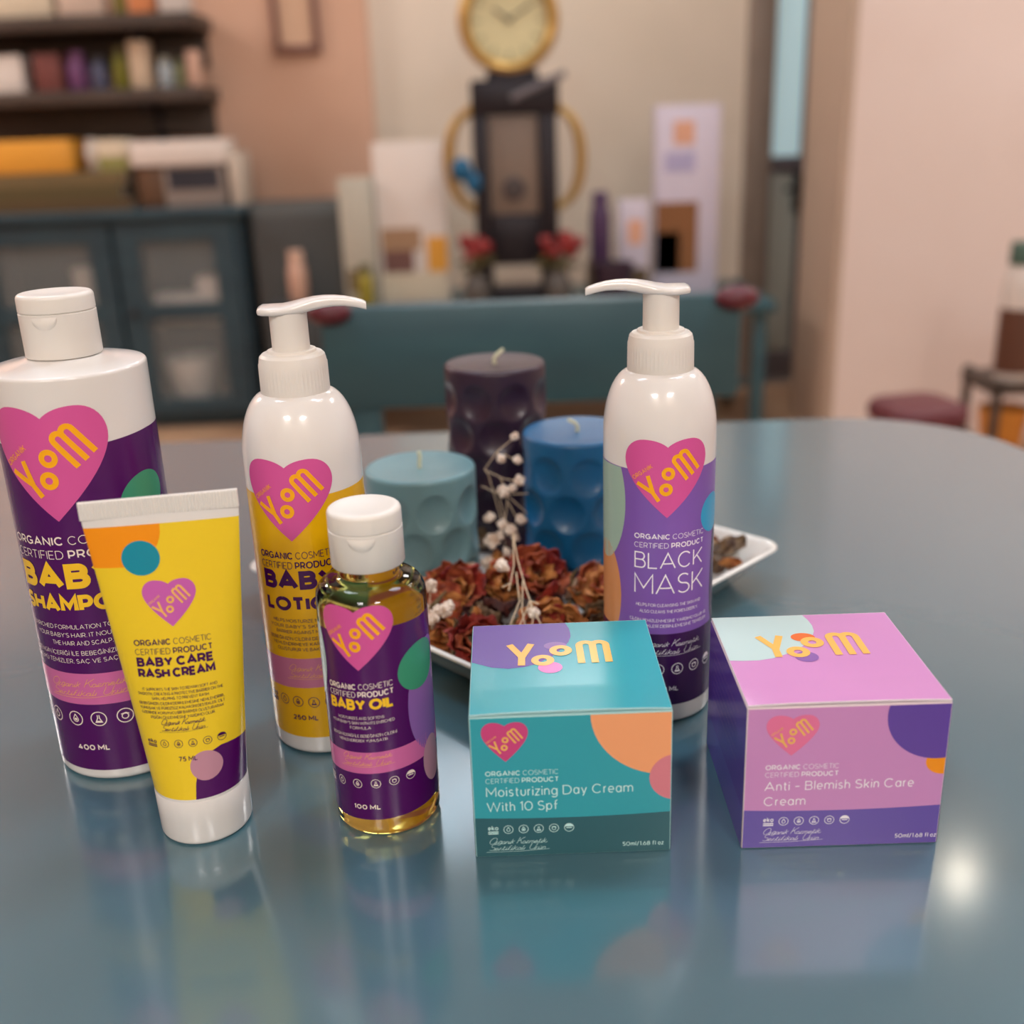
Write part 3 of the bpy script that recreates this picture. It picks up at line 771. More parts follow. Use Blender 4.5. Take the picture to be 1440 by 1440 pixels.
def tube_warp(x, v): return (17.0 * math.asin(max(-.9995, min(.9995, x / tube_dims(v)[0]))), v)
def tube_lim(v): return tube_dims(v)[0] * .9985
P = Print(tube_surf, .9, 4, warp=tube_warp)
def fan(v, t): return tube_lim(v) * t
for k in range(44):
    t0, t1 = -1 + 2 * k / 44, -1 + 2 * (k + 1) / 44
    P.poly([(fan(20, sin(t0 * 1.52)), 20), (fan(20, sin(t1 * 1.52)), 20), (fan(122, sin(t1 * 1.52)), 122), (fan(122, sin(t0 * 1.52)), 122)], I_TYEL, 0)
# orange corner patch, teal and mauve dots, purple foot
op = [(-fan(122, .998), 122), (-.6, 122)] + [(-.6 - 14 * (1 - cos(radians(a))), 121 - 13.6 * sin(radians(a))) for a in range(10, 91, 8)] + [(-fan(107.4, .998), 107.4)]
P.poly(op, I_ORANGE, 1)
P.ellipse(-8.3, 110.3, 6.5, 6.2, I_TEALC, 2)
pp = [(.3, 20)] + [(fan(20, .998) * k / 6, 20) for k in range(1, 7)] + [(fan(z, .998), z) for z in fr(22, 38, 6)] + [(14, 38.4), (10.8, 38.4), (7, 36.9), (4.2, 34.4), (2, 30.5), (.9, 26)]
P.poly(pp, I_PURPLE, 1)
P.ellipse(5.2, 32.2, 5.6, 5.6, I_MAUVE, 2)
lb_ = P.build('label', tu)
H = Print(tube_surf, .9, 4, warp=tube_warp); heart_logo(H, -.3, 85.1, 18.3, 17.0, I_TPINK, I_GOLD, w=.04); H.build('heart_emblem', lb_)
L = Print(tube_surf, .9, 4, warp=tube_warp)
text(L, [('ORGANIC ', .17), ('COSMETIC', .085)], -14.6, 78.6, 2.3, I_DPUR, width=26.7)
text(L, [('CERTIFIED ', .085), ('PRODUCT', .17)], -14.6, 75.2, 2.3, I_DPUR, width=26.7)
text(L, 'BABY CARE', -14.5, 70.8, 3.5, I_DPUR, width=26.6, w=.25, track=-.03)
text(L, 'RASH CREAM', -14.5, 66.6, 3.5, I_DPUR, width=26.6, w=.25, track=-.03)
for i, t in enumerate(['IT SUPPORTS THE SKIN TO REMAIN SOFT AND', 'SMOOTH, CREATING A PROTECTIVE BARRIER ON THE', 'SKIN, HELPING TO PREVENT RASH.']):
    text(L, t, -.9, 61.8 - i * 1.75, 1.1, I_DPUR, width=[26, 29.6, 20][i], w=.12, align='c')
for i, t in enumerate(['BEBE\u011e\u0130N\u0130Z\u0130N C\u0130LD\u0130N\u0130 DER\u0130NLEMES\u0130NE NEMLEND\u0130R\u0130R,', 'YUMU\u015eAK VE P\u00dcR\u00dcZS\u00dcZ KALMASINI DESTEKLER. C\u0130LT', '\u00dcZER\u0130NDE KORUYUCU B\u0130R BAR\u0130YER OLU\u015eTURARAK', 'P\u0130\u015e\u0130\u011e\u0130N \u00d6NLENMES\u0130NE YARDIMCI OLUR.']):
    text(L, t, -.9, 56.4 - i * 1.75, 1.1, I_DPUR, width=[29.6, 29.6, 28.6, 22.5][i], w=.12, align='c')
script(L, ['Organik Kozmetik', 'Sertifikal\u0131 \u00dcr\u00fcn'], -9, 48.9, 1.8, 2.4, I_DPUR, 15.4, w=.09)
icons(L, [-13, -8.5, -3.5, 1.5, 6.6, 11.4], 41.6, 1.45, I_DPUR)
text(L, '75 ML', -4.1, 34.9, 1.8, I_DPUR, width=6.6, w=.17)
L.build('lettering', lb_)

# ------------------------------------------------------------------ cream boxes
HB, HS = 58.1, 35.0
def carton(label, loc, rz, board):
    t = thing('cream_box', label, 'box', loc, rz)
    b = MB(); b.box(-HS * MM, HS * MM, -HS * MM, HS * MM, 0, (HB - .7) * MM, bev=.0006, seg=2); b.build('carton', board, t)
    # closing flap lies on the carton, its front edge rising slightly between two notches
    rings = []
    b = MB(); nx = 16
    top = []; low = []
    for k in range(nx + 1):
        x = -HS + .3 + (2 * HS - .6) * k / nx; s_ = abs(x) / HS
        top.append((x, -HS + .25, .65 * (1 - s_ ** 4))); 
    vs = []; fs = []
    for y, kk in ((-HS + .2, 1), (-HS + 6, .5), (-HS + 16, 0), (HS - .2, 0)):
        for k in range(nx + 1):
            x = top[k][0]; lift = top[k][2] * kk
            vs.append((x * MM, y * MM, (HB + lift) * MM)); vs.append((x * MM, y * MM, (HB + lift - .55) * MM))
    n2 = 2 * (nx + 1)
    for r in range(3):
        for k in range(nx):
            a = r * n2 + 2 * k; c_ = (r + 1) * n2 + 2 * k
            fs.append((a, a + 2, c_ + 2, c_)); fs.append((a + 1, c_ + 1, c_ + 3, a + 3))
        fs.append((r * n2, (r + 1) * n2, (r + 1) * n2 + 1, r * n2 + 1)); e = 2 * nx
        fs.append((r * n2 + e, r * n2 + e + 1, (r + 1) * n2 + e + 1, (r + 1) * n2 + e))
    for k in range(nx):
        fs.append((2 * k, 2 * k + 1, 2 * k + 3, 2 * k + 2)); a = 3 * n2 + 2 * k; fs.append((a, a + 2, a + 3, a + 1))
    b.add(vs, fs); f = b.build('lid_flap', board, t)
    return t, f
def box_front(u, v): return (u, -HS, v)
def box_left(u, v): return (-HS, -u, v)
def box_right(u, v): return (HS, u, v)
def box_top(u, v): 
    s_ = min(1, abs(u) / HS); l = .65 * (1 - s_ ** 4); kk = max(0.0, min(1.0, 1 - (v + HS) / 16))
    return (u, v, HB + l * kk)
E_ = 34.55
for side in ('day', 'night'):
    if side == 'day':
        t, flap = carton('teal moisturizing day cream box with peach circle, beside the oil bottle', (.0174, .354, T), radians(.1), M_PAPERT)
        base, band, txt, bandm = I_BTEAL, 15.9, I_AQUA, I_BDEEP
    else:
        t, flap = carton('lilac skin care cream box with purple circle, rightmost product on the table', (.11296, .3531, T), radians(-.5), M_PAPER)
        base, band, txt, bandm = I_ORCH, 15.4, I_WHITE, I_BAND
    F = Print(box_front, lim=(-E_, E_, .45, 56.9))
    F.poly([(-E_, .4), (E_, .4), (E_, 57), (-E_, 57)], base, 0)
    sag = (lambda u: band + .9 * (u / E_) ** 2)
    F.strip(fr(-E_, E_, 24), lambda u: .4, sag, bandm, 1)
    if side == 'day':
        F.ellipse(33, 57.5, 26.3, 25.2, I_PEACH, 1); F.ellipse(36.5, 31, 9.4, 9.2, I_CORAL, 2)
    else:
        F.ellipse(31.5, 53.0, 18.4, 17.6, I_BPUR, 2); F.ellipse(34.2, 34.2, 6.3, 5.2, I_ORANGE, 1)
    lb_ = F.build('front_print', t)
    Hh = Print(box_front)
    if side == 'day': heart_logo(Hh, -22.9, 39.6, 16.2, 15.6, I_BPINK, I_GOLD, w=.04)
    else: heart_logo(Hh, -19.1, 38.3, 18.2, 16.0, I_LPINK, I_GOLD, w=.04)
    Hh.build('heart_emblem', lb_)
    L = Print(box_front)
    x0 = -30.2 if side == 'day' else -27.8; dz = 0 if side == 'day' else -1.25
    text(L, [('ORGANIC ', .17), ('COSMETIC', .085)], x0, 34.0 + dz, 2.0, txt, width=25.6)
    text(L, [('CERTIFIED ', .085), ('PRODUCT', .17)], x0, 31.0 + dz, 2.0, txt, width=25.6)
    if side == 'day':
        text(L, 'Moisturizing Day Cream', x0, 25.5, 3.9, txt, width=51.6, w=.1); text(L, 'With 10 Spf', x0, 19.4, 3.9, txt, width=25.2, w=.1)
    else:
        text(L, 'Anti \u2013 Blemish Skin Care', x0, 24.2, 3.7, txt, width=52.2, w=.1); text(L, 'Cream', x0, 18.0, 3.7, txt, width=14.7, w=.1)
    xi = -28.3 if side == 'day' else -25.8
    icons(L, [xi + 5.4 * k for k in range(6)], 11.7 if side == 'day' else 11.4, 1.65, txt)
    script(L, ['Organik Kozmetik', 'Sertifikal\u0131 \u00dcr\u00fcn'], x0, 5.7 if side == 'day' else 6.0, 2.2, 2.7, txt, 20.5)
    text(L, '50ml/1.68 fl oz', 17.7 if side == 'day' else 19.6, 2.9, 1.75, txt, width=14.7, w=.13)
    L.build('lettering', lb_)
    U = Print(box_top, 3.0, 4.0, lim=(-E_, E_, -34.4, 34.5))
    U.poly([(-E_, -34.5), (E_, -34.5), (E_, 34.5), (-E_, 34.5)], base, 0)
    if side == 'day':
        U.poly([(-40, 36), (1.8, 36)] + [(1.8 + 2 * sin(radians(a)), 36 - a / 9) for a in (30, 60, 90)] + [(3.7, 22), (2.6, 17.5), (.3, 13), (-4, 6.5), (-10.5, .4), (-15.5, -1.6), (-21, -2.4), (-27, -1), (-34, 3.2), (-40, 7)], I_BPUR, 1)
        U.ellipse(-2.7, 14.8, 4.4, 3.1, I_LILAC, 2); U.ellipse(-5.4, -2.6, 4.5, 4.3, I_HOT, 2)
    else:
        U.poly([(-40, 36), (1.2, 36), (2.6, 30), (3.0, 25), (2.4, 20), (.8, 16), (-1.8, 11.6), (-6.5, 6.2), (-12.5, 2), (-18, -1), (-24, -2.4), (-30, -2.4), (-40, -1.2)], I_PALE, 1)
        U.ellipse(-3.2, 15.0, 4.6, 3.6, I_RUST, 2); U.ellipse(-5.8, -.8, 4.3, 4.0, I_LILAC, 2)
    logo(U, -16.0, -.2, 55.0, 0, I_GOLD, 3, flat=.98, w=.05, sub=False)
    U.build('top_print', flap)
    for fn, nm in ((box_left, 'left_print'), (box_right, 'right_print')):
        Q = Print(fn); c2 = bandm if side == 'night' else I_BDEEP
        Q.poly([(-E_, .4), (E_, .4), (E_, 57), (-E_, 57)], I_BPUR if side == 'night' else base, 0)
        Q.strip(fr(-E_, E_, 4), lambda u: .4, lambda u: band + .9, c2, 1)
        for k in range(7):
            text(Q, ['INGREDIENTS AQUA GLYCERIN OIL', 'BUTTER EXTRACT WATER ALOE', 'DIRECTIONS APPLY TO CLEAN SKIN'][k % 3], -24, 48 - 3.4 * k, 1.3, I_LILAC if side == 'night' else txt, width=[46, 40, 44][k % 3], w=.12, layer=2)
        Q.build(nm, t)

# ------------------------------------------------------------------ pillar candles
def candle(label, loc, r, h, rows, cside, rz, wick):
    t = thing('pillar_candle', label, 'candle', loc, rz, 'pillar candles in the white dish')
    m = mat('wax ' + label[:12], cside, .38, sss=.2, coat=.12)
    na, nz = 144, 90; cent = []
    for k in range(rows):
        z = h - .0185 - .0205 * k
        if z < -.004: break
        for j in range(8): cent.append(((j + (.5 if k % 2 else 0)) * 2 * pi / 8, z))
    b = MB(); rings = []
    def off(a, z):
        d = 0
        for ca, cz in cent:
            if abs(cz - z) > .0112: continue
            da = (a - ca + pi) % (2 * pi) - pi; q = (da * r / .0094) ** 2 + ((z - cz) / .0104) ** 2
            if q < 1: d = max(d, .0036 * (1 - q) ** .7)
        return d
    rings.append([((r - .002) * sin(2 * pi * i / na), -(r - .002) * cos(2 * pi * i / na), 0) for i in range(na)])
    for k in range(nz + 1):
        z = .0015 + (h - .004) * k / nz
        rings.append([((r - off(2 * pi * i / na, z)) * sin(2 * pi * i / na), -(r - off(2 * pi * i / na, z)) * cos(2 * pi * i / na), z) for i in range(na)])
    for a in (25, 50, 75, 90):
        rr = r - .0018 * (1 - cos(radians(a))); z = h - .0025 + .0025 * sin(radians(a))
        rings.append([(rr * sin(2 * pi * i / na), -rr * cos(2 * pi * i / na), z) for i in range(na)])
    for rr, z in ((r - .004, h - .0004), (r * .5, h - .0009), (.003, h - .0012)):
        rings.append([(rr * sin(2 * pi * i / na), -rr * cos(2 * pi * i / na), z) for i in range(na)])
    b.loft(rings); b.build('wax_body', m, t, sharp=60)
    b = MB(); b.tube([(0, 0, h - .003)] + [(x * MM, y * MM, h + z * MM) for x, y, z in wick], .0011, 8); b.build('wick', mat('cotton wick', rgb(206, 206, 176), .8), t)
DZ = T + .0056
candle('short pale blue-green dimpled candle behind the oil bottle', (-.049, .5523, DZ), .030, .0704, 3, rgb(108, 146, 154), .30, [(0, 0, 2), (.5, 0, 5), (0, 0, 8)])
candle('medium bright blue dimpled candle beside the violet pump bottle', (.0372, .5614, DZ), .030, .0849, 4, rgb(14, 92, 140), .12, [(0, 0, 2), (-1.5, 0, 4), (-5, 0, 6)])
candle('tall dark purple dimpled candle standing at the back of the dish', (-.0072, .625, DZ), .030, .1105, 5, rgb(48, 31, 51), .38, [(0, 0, 2), (1.5, 0, 4), (6, 0, 7)])

# ------------------------------------------------------------------ square dish
ds = MB()
def dring(h, rc, z, n=8):
    p = rrect(-h, h, -h, h, rc, z, n); c_, s_ = cos(pi / 4), sin(pi / 4)
    return [(x * c_ - y * s_, x * s_ + y * c_, zz) for x, y, zz in p]
ds.loft([dring(.088, .012, 0), dring(.090, .013, .0006), dring(.0935, .014, .005), dring(.1010, .014, .0135), dring(.1065, .013, .0200), dring(.1078, .013, .0212), dring(.1078, .013, .0220), dring(.1070, .0125, .0225), dring(.1050, .011, .0222), dring(.1036, .0105, .0212), dring(.0975, .012, .0130), dring(.0905, .013, .0066), dring(.086, .012, .0052)])
dish = ds.build('serving_dish', M_CER, sharp=70); dish.location = (0, .553, T)
tag(dish, 'square white ceramic dish turned cornerwise, holding candles and dried flowers', 'dish')

# ------------------------------------------------------------------ dried flowers
rnd = random.Random(11)
from mathutils import noise as mn
def crumple(vs, amp, freq, seed):
    out = []
    for x, y, z in vs:
        q = Vector((x * freq + seed * 3.1, y * freq - seed, z * freq + seed * 1.7)); d = mn.noise_vector(q) * amp + mn.noise_vector(q * 2.7) * amp * .45
        out.append((x + d.x, y + d.y, z + d.z))
    return out
def petal_mesh(name, m, seed, L=.016, W=.014, curl=1.6, cup=.9):
    r = random.Random(seed); n, k = 10, 8; b = MB(); vs = [[], []]
    for side in (0, 1):
        for i in range(n + 1):
            t = i / n; w = W * (sin(pi * min(1, .12 + t * .86)) ** .7) * (.55 + .45 * t); ang = curl * t * t
            x = L * (sin(ang) / max(curl, .1) if curl else t); zz = L * (t * .55 + .25 * (1 - cos(ang)))
            for j in range(k + 1):
                s_ = -1 + 2 * j / k; cu = cup * s_ * s_ * w * .7 + .0007 * sin(7 * t + 5 * s_ + seed) + .0006 * sin(13 * s_ + seed)
                vs[side].append((x * 1.2 + .0004 * sin(9 * s_), w * s_ * (1 - .12 * cup), zz * (.35 + .3 * t) + cu - side * .0005))
    o = (n + 1) * (k + 1); fs = []
    def q(i, j): return i * (k + 1) + j
    for i in range(n):
        for j in range(k):
            fs.append((q(i, j), q(i + 1, j), q(i + 1, j + 1), q(i, j + 1))); fs.append((o + q(i, j), o + q(i, j + 1), o + q(i + 1, j + 1), o + q(i + 1, j)))
    for i in range(n):
        fs.append((q(i, 0), o + q(i, 0), o + q(i + 1, 0), q(i + 1, 0))); fs.append((q(i, k), q(i + 1, k), o + q(i + 1, k), o + q(i, k)))
    for j in range(k):
        fs.append((q(0, j), q(0, j + 1), o + q(0, j + 1), o + q(0, j))); fs.append((q(n, j), o + q(n, j), o + q(n, j + 1), q(n, j + 1)))
    b.add(crumple(vs[0] + vs[1], .0022, 170, seed), fs); return b.build(name, m)
PC = {'red': mat('dried red petal', rgb(104, 22, 26), .55, noise=(140, rgb(158, 54, 40), (1, 1, 1))),
      'amber': mat('dried amber petal', rgb(150, 80, 34), .55, noise=(140, rgb(206, 142, 80), (1, 1, 1))),
      'rust': mat('dried rust petal', rgb(124, 46, 30), .55, noise=(130, rgb(190, 102, 66), (1, 1, 1))),
      'brown': mat('dried brown leaf', rgb(72, 48, 34), .6, noise=(150, rgb(146, 122, 92), (1, 1, 1))),
      'dark': mat('petal darkened for shade', rgb(58, 24, 26), .6, noise=(150, rgb(84, 40, 34), (1, 1, 1))),  # dark tone paints the shade in the gaps of the pile
      'pale': mat('dried pale petal', rgb(176, 142, 120), .6, noise=(150, rgb(206, 182, 158), (1, 1, 1)))}
LBL = {'red': 'dark red dried rose petal among the potpourri in the white dish', 'amber': 'amber yellow dried rose petal among the potpourri in the white dish',
       'rust': 'rust orange dried rose petal among the potpourri in the white dish', 'brown': 'brown dried leaf among the potpourri in the white dish', 'dark': 'dried rose petal darkened for the shaded gaps among the potpourri in the white dish', 'pale': 'pale buff dried petal among the potpourri in the white dish'}
protos = {c: [petal_mesh('dried_leaf' if c == 'brown' else 'rose_petal', PC[c], 3 * i + 17 * k, L=.017 + .003 * (k % 2), W=.0095 + .0015 * k, curl=.9 + .6 * k, cup=.5 + .35 * k) for k in range(3)] for i, c in enumerate(PC)}
used = set()
CAND = [(-.049, .5523), (.0372, .5614), (-.0072, .625)]
def free(x, y, pad):
    return all((x - a) ** 2 + (y - b_) ** 2 > (.030 + pad) ** 2 for a, b_ in CAND) and abs(x) + abs(y - .553) < .117
MIX = {'red': ['red', 'red', 'red', 'rust'], 'amber': ['amber', 'amber', 'rust', 'amber'], 'rust': ['rust', 'rust', 'red', 'amber'], 'brown': ['brown', 'brown', 'amber'], 'pale': ['pale', 'pale', 'brown']}
def place_petal(c, x, y, z, rot, s_=1.0):
    k = rnd.randrange(3); p = protos[c][k]
    if (c, k) in used: o = p.copy(); COL.objects.link(o)
    else: o = p; used.add((c, k))
    o.location = (x, y, z); o.rotation_euler = rot; o.scale = (s_, s_, s_)
    tag(o, LBL[c], 'leaf' if c == 'brown' else 'petal', 'dried %s petals in the white dish' % c)
spots = []
tries = 0
while len(spots) < 110 and tries < 6000:
    tries += 1
    x = rnd.uniform(-.12, .12); y = rnd.uniform(.43, .66)
    if not free(x, y, .009): continue
    spots.append((x, y))
for i, (x, y) in enumerate(spots):
    layer = i // 37
    front = y < .50
    c = 'dark' if (layer == 0 and x < .07) or abs(x + .010) + abs(y - .497) < .024 else rnd.choice(['rust', 'rust', 'amber', 'red', 'brown', 'rust', 'amber', 'pale'] if x < .07 else ['brown', 'amber', 'brown', 'pale'])  # dark petals low down and mid-pile darken gaps where shade lies
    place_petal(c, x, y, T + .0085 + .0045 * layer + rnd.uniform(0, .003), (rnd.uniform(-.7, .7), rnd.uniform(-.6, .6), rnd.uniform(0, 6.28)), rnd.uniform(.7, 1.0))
for x, y, z, c in [(.086, .556, .013, 'brown'), (.096, .550, .012, 'amber'), (.089, .568, .015, 'brown'), (.100, .560, .013, 'brown'), (.080, .546, .016, 'amber'), (.093, .562, .019, 'brown'), (.078, .572, .014, 'pale'), (.084, .560, .021, 'amber'), (.075, .552, .018, 'brown'), (.112, .562, .015, 'brown'), (.107, .571, .015, 'amber'), (.117, .555, .016, 'brown'), (.104, .552, .019, 'pale'), (.110, .566, .020, 'amber')]:
    place_petal(c, x, y, T + z, (rnd.uniform(-.6, .6), rnd.uniform(-.5, .5), rnd.uniform(0, 6.28)), rnd.uniform(.75, 1.0))
for key in protos:
    for k in range(3):
        if (key, k) not in used: bpy.data.objects.remove(protos[key][k])
# rose buds: wrapped petals around a core, with a calyx
def bud(label, c, loc, rot, s_=1.0, seed=0):
    t = thing('dried_rosebud', label, 'dried flower', loc, 0); t.rotation_euler = rot
    r = random.Random(seed)
    for layer, (n, rad, hh, op) in enumerate(((3, .0042, .0165, .05), (4, .0070, .0165, .2), (5, .0094, .0150, .4))):
        for j in range(n):
            a0 = 2 * pi * j / n + layer * .5 + r.uniform(-.2, .2); wv = 2 * pi / n * .78; b = MB(); outer = []; inner = []
            nu, nv = 12, 10; vs = []
            for side in (0, 1):
                for i in range(nv + 1):
                    v = i / nv
                    for q in range(nu + 1):
                        u = -1 + 2 * q / nu; hz = hh * v * (1 - .22 * u * u * v) + .0009 * sin(5 * u + seed + j) * v
                        rr = rad * (.35 + .75 * sin(min(1, v * 1.25) * pi / 2)) + op * .0065 * max(0, v - .6) ** 1.3 * 4 + .0006 * sin(8 * u + j + seed) * v - side * .0005
                        a = a0 + wv * u * (.45 + .55 * sin(pi * (.15 + .7 * v)))
                        vs.append((rr * cos(a) * s_ * 1.12, rr * sin(a) * s_ * .86, hz * s_))
            o_ = (nu + 1) * (nv + 1); fs = []
            def g(i, q): return i * (nu + 1) + q
            for i in range(nv):
                for q in range(nu): fs += [(g(i, q), g(i, q + 1), g(i + 1, q + 1), g(i + 1, q)), (o_ + g(i, q), o_ + g(i + 1, q), o_ + g(i + 1, q + 1), o_ + g(i, q + 1))]
                fs += [(g(i, 0), g(i + 1, 0), o_ + g(i + 1, 0), o_ + g(i, 0)), (g(i, nu), o_ + g(i, nu), o_ + g(i + 1, nu), g(i + 1, nu))]
            for q in range(nu): fs += [(g(nv, q), g(nv, q + 1), o_ + g(nv, q + 1), o_ + g(nv, q))]
            b.add(crumple(vs, .0026 * s_, 190, seed + layer * 7 + j), fs); b.build('petal', PC[r.choice(MIX[c])], t)
    b = MB(); b.ball((0, 0, .001), .0052 * s_, 0, 2, (1, 1, .8))
    for j in range(5):
        a = 2 * pi * j / 5; b.tube([(.004 * s_ * cos(a), .004 * s_ * sin(a), .001), (.010 * s_ * cos(a), .010 * s_ * sin(a), .004 * s_), (.013 * s_ * cos(a), .013 * s_ * sin(a), .0105 * s_)], [.0017 * s_, .0013 * s_, .0003], 6)
    b.tube([(0, 0, 0), (.001, 0, -.006 * s_)], .0013 * s_, 6); b.build('calyx', mat('dried calyx', rgb(112, 96, 66), .7), t)
bz = T + .021
BUDS = [('deep red dried rosebud at the left back corner of the teal box', 'red', (-.0235, .4600, T + .016), (1.1, .3, .3), 1.0),
        ('amber dried rosebud resting on the dish rim beside the oil bottle', 'amber', (-.033, .4750, T + .013), (1.2, .2, -.5), .8),
        ('dark rust frayed dried rose in front of the pale candle', 'rust', (-.034, .5060, T + .020), (.9, -.3, .4), 1.15),
        ('large rust dried rose at the left foot of the blue candle', 'rust', (.007, .5180, T + .020), (.8, .35, .2), 1.2),
        ('red-brown dried rose at the front of the blue candle', 'rust', (.031, .5030, T + .018), (1.0, -.3, 1.4), 1.0),
        ('curled amber dried rose between the straw sprig and the violet bottle', 'amber', (.0205, .4760, T + .015), (1.2, .2, -.3), 1.15),
        ('small red dried rosebud behind the back right part of the teal box', 'red', (.0300, .4660, T + .012), (1.3, .1, .1), .75),
        ('orange dried rosebud standing upright beside the violet pump bottle', 'amber', (.0450, .4900, T + .021), (.35, -.1, .6), .9),
        ('rust dried rosebud behind the middle of the teal box', 'rust', (-.0050, .4680, T + .011), (1.3, .4, 1.2), .95),
        ('amber dried rosebud by the right foot of the pale candle', 'amber', (-.0130, .5150, T + .017), (.9, 0, .9), 1.0),
        ('brown dried rosebud in the right corner of the dish', 'brown', (.098, .561, T + .013), (1.2, .3, .7), .7),
        ('pale dried rosebud just behind the deep red bud', 'pale', (-.020, .480, T + .013), (1.0, .5, 1.9), .7),
        ('amber dried rose right behind the oil bottle shoulder', 'amber', (-.046, .489, T + .017), (1.1, .1, 2.4), 1.1),
        ('brown hollow dried rosebud between the orange bud and the teal box', 'brown', (.041, .478, T + .014), (.9, -.5, .2), .75)]
for i, (lb, c, l_, r_, s_) in enumerate(BUDS): bud(lb, c, l_, r_, s_, seed=i * 5 + 1)
# baby's breath sprigs
M_STEM = mat('dried straw stem', rgb(212, 192, 164), .7)
M_BLOS = mat('dried white blossom', rgb(236, 224, 212), .8, noise=(260, rgb(196, 170, 150), (1, 1, 1)))
def blossom(parent, p, r, seed):
    q = random.Random(seed); b = MB()
    b.ball(p, r * .72, 0, 2, jit=.12, rnd=q)
    for k in range(16):
        a = q.uniform(0, 2 * pi); e = q.uniform(-.7, 1.4)
        v = Vector((cos(a) * cos(e), sin(a) * cos(e), sin(e))) * r * .68
        b.ball((p[0] + v.x, p[1] + v.y, p[2] + v.z), r * q.uniform(.26, .42), 0, 2, (1, 1, 1), jit=.12, rnd=q)
    return b.build('blossom', M_BLOS, parent)
def sprig(label, loc, stems, flowers, thick=.00022):
    t = thing('dried_flower_sprig', label, 'dried flower', loc)
    b = MB()
    for s_ in stems: b.tube([tuple(c * MM for c in p) for p in s_], thick, 6)
    b.build('stem', M_STEM, t)
    for i, (x, y, z, r) in enumerate(flowers): blossom(t, (x * MM, y * MM, z * MM), r * 1.22 * MM, i + int(loc[1] * 1000))
    return t
# upright sprig between the candles (millimetres from its foot)
sprig("sprig of small white baby's breath rising between the pale and blue candles", (-.004, .548, T + .031),
      [[(0, 0, -8), (-2, 0, 14), (-8, 0, 40), (-10, -2, 44)], [(-10, -1, 43), (-3, -2, 53), (6, -2, 60)], [(-3, -2, 53), (1, -3, 49), (-1, -3, 47)], [(1, -3, 52), (7, -3, 48)],
       [(-10, -1, 43), (0, -2, 38), (8, -2, 36)], [(-2, -2, 39), (2, -3, 31), (1, -3, 20), (-1, -3, 10)], [(-12, -1, 34), (-4, -2, 30), (0, -2, 27)], [(2, -2, 29), (8, -2, 29), (13, -2, 29)], [(2, -2, 28), (10, -2, 20), (12, -3, 18)],
       [(-3, -2, 30), (0, -3, 14)], [(2, -3, 25), (8, -3, 12)]],
      [(7, -2, 61, 2.1), (-1, -3, 49, 2.4), (8, -3, 48, 2.4), (8.5, -2, 36.5, 2.8), (4.4, -2, 32, 2.2), (-.6, -3, 31, 3.2), (-8.5, -3, 16, 2.8), (-1.5, -4, 12.5, 2.7), (8.5, -3, 14, 2.9), (2.6, -5, 9.5, 3.0), (-3, -5, 6.5, 2.4), (-7.5, -5, 3, 3.8), (5.5, -5, 5, 2.2), (0, -6, -3, 2.3), (-.5, -7, -8, 2.8), (-10, -8, -8.5, 3.4), (-1.2, -8, -13, 2.9), (-7, -9, -14, 2.8), (-19, -9, -10, 2.4)])
# straw sprig leaning down over the petals towards the teal box (upright stalk end resting on the flowers)
sprig('bare straw coloured sprig hanging over the petals behind the teal box', (.002, .484, T + .030),
      [[(-2, 0, 31), (0, -4, 18), (3, -14, 9), (5, -20, 4)], [(-2, 0, 30), (-2, -6, 17), (-4, -12, 10), (-5, -14, 7)], [(5, -20, 4), (9, -26, -4), (13, -29, -12)], [(5, -20, 4), (6, -25, -3), (5, -29, -9)],
       [(5, -20, 4), (1, -26, -3), (-3, -30, -9)], [(-1, -8, 14), (0, -18, 3), (-6, -27, -8)], [(2, -12, 11), (1, -22, 0), (3, -29, -9)], [(-4, -12, 10), (-8, -12, 8)], [(5, -20, 4), (9, -22, 3)]],
      [(6, -21, -2, 3.0), (-8, -3, 15, 3.3), (3, -29, -8, 2.4), (-2, -29, -8, 2.6)], .00034)
sprig("little cluster of white baby's breath at the dish rim beside the oil bottle", (-.041, .470, T + .024),
      [[(0, 0, -6), (-1, 2, 4), (0, 8, 12)], [(0, 0, -6), (2, -2, 4)], [(0, 0, -6), (-4, -2, 4)], [(0, 0, -6), (6, -3, 4)]],
      [(0, 8, 13, 3.0), (7, -4, 5, 3.1), (9, -2, 7, 2.5), (1, -8, 4, 3.2), (-3, -5, 7, 2.8), (4, -6, 7, 2.1), (-5, -3, 4, 2.6)])
sprig('thin grey-green curling stems lying in the right corner of the dish', (.086, .548, T + .022),
      [[(-8, -12, 0), (2, 2, 6), (10, 10, 5), (12, 16, 9)], [(-6, 8, 2), (4, 4, 8), (14, 0, 6), (26, 2, 4)], [(0, -4, 4), (8, 6, 12), (9, 8, 18)], [(-2, 10, 4), (8, 14, 10), (16, 12, 9)]], [], .0008)

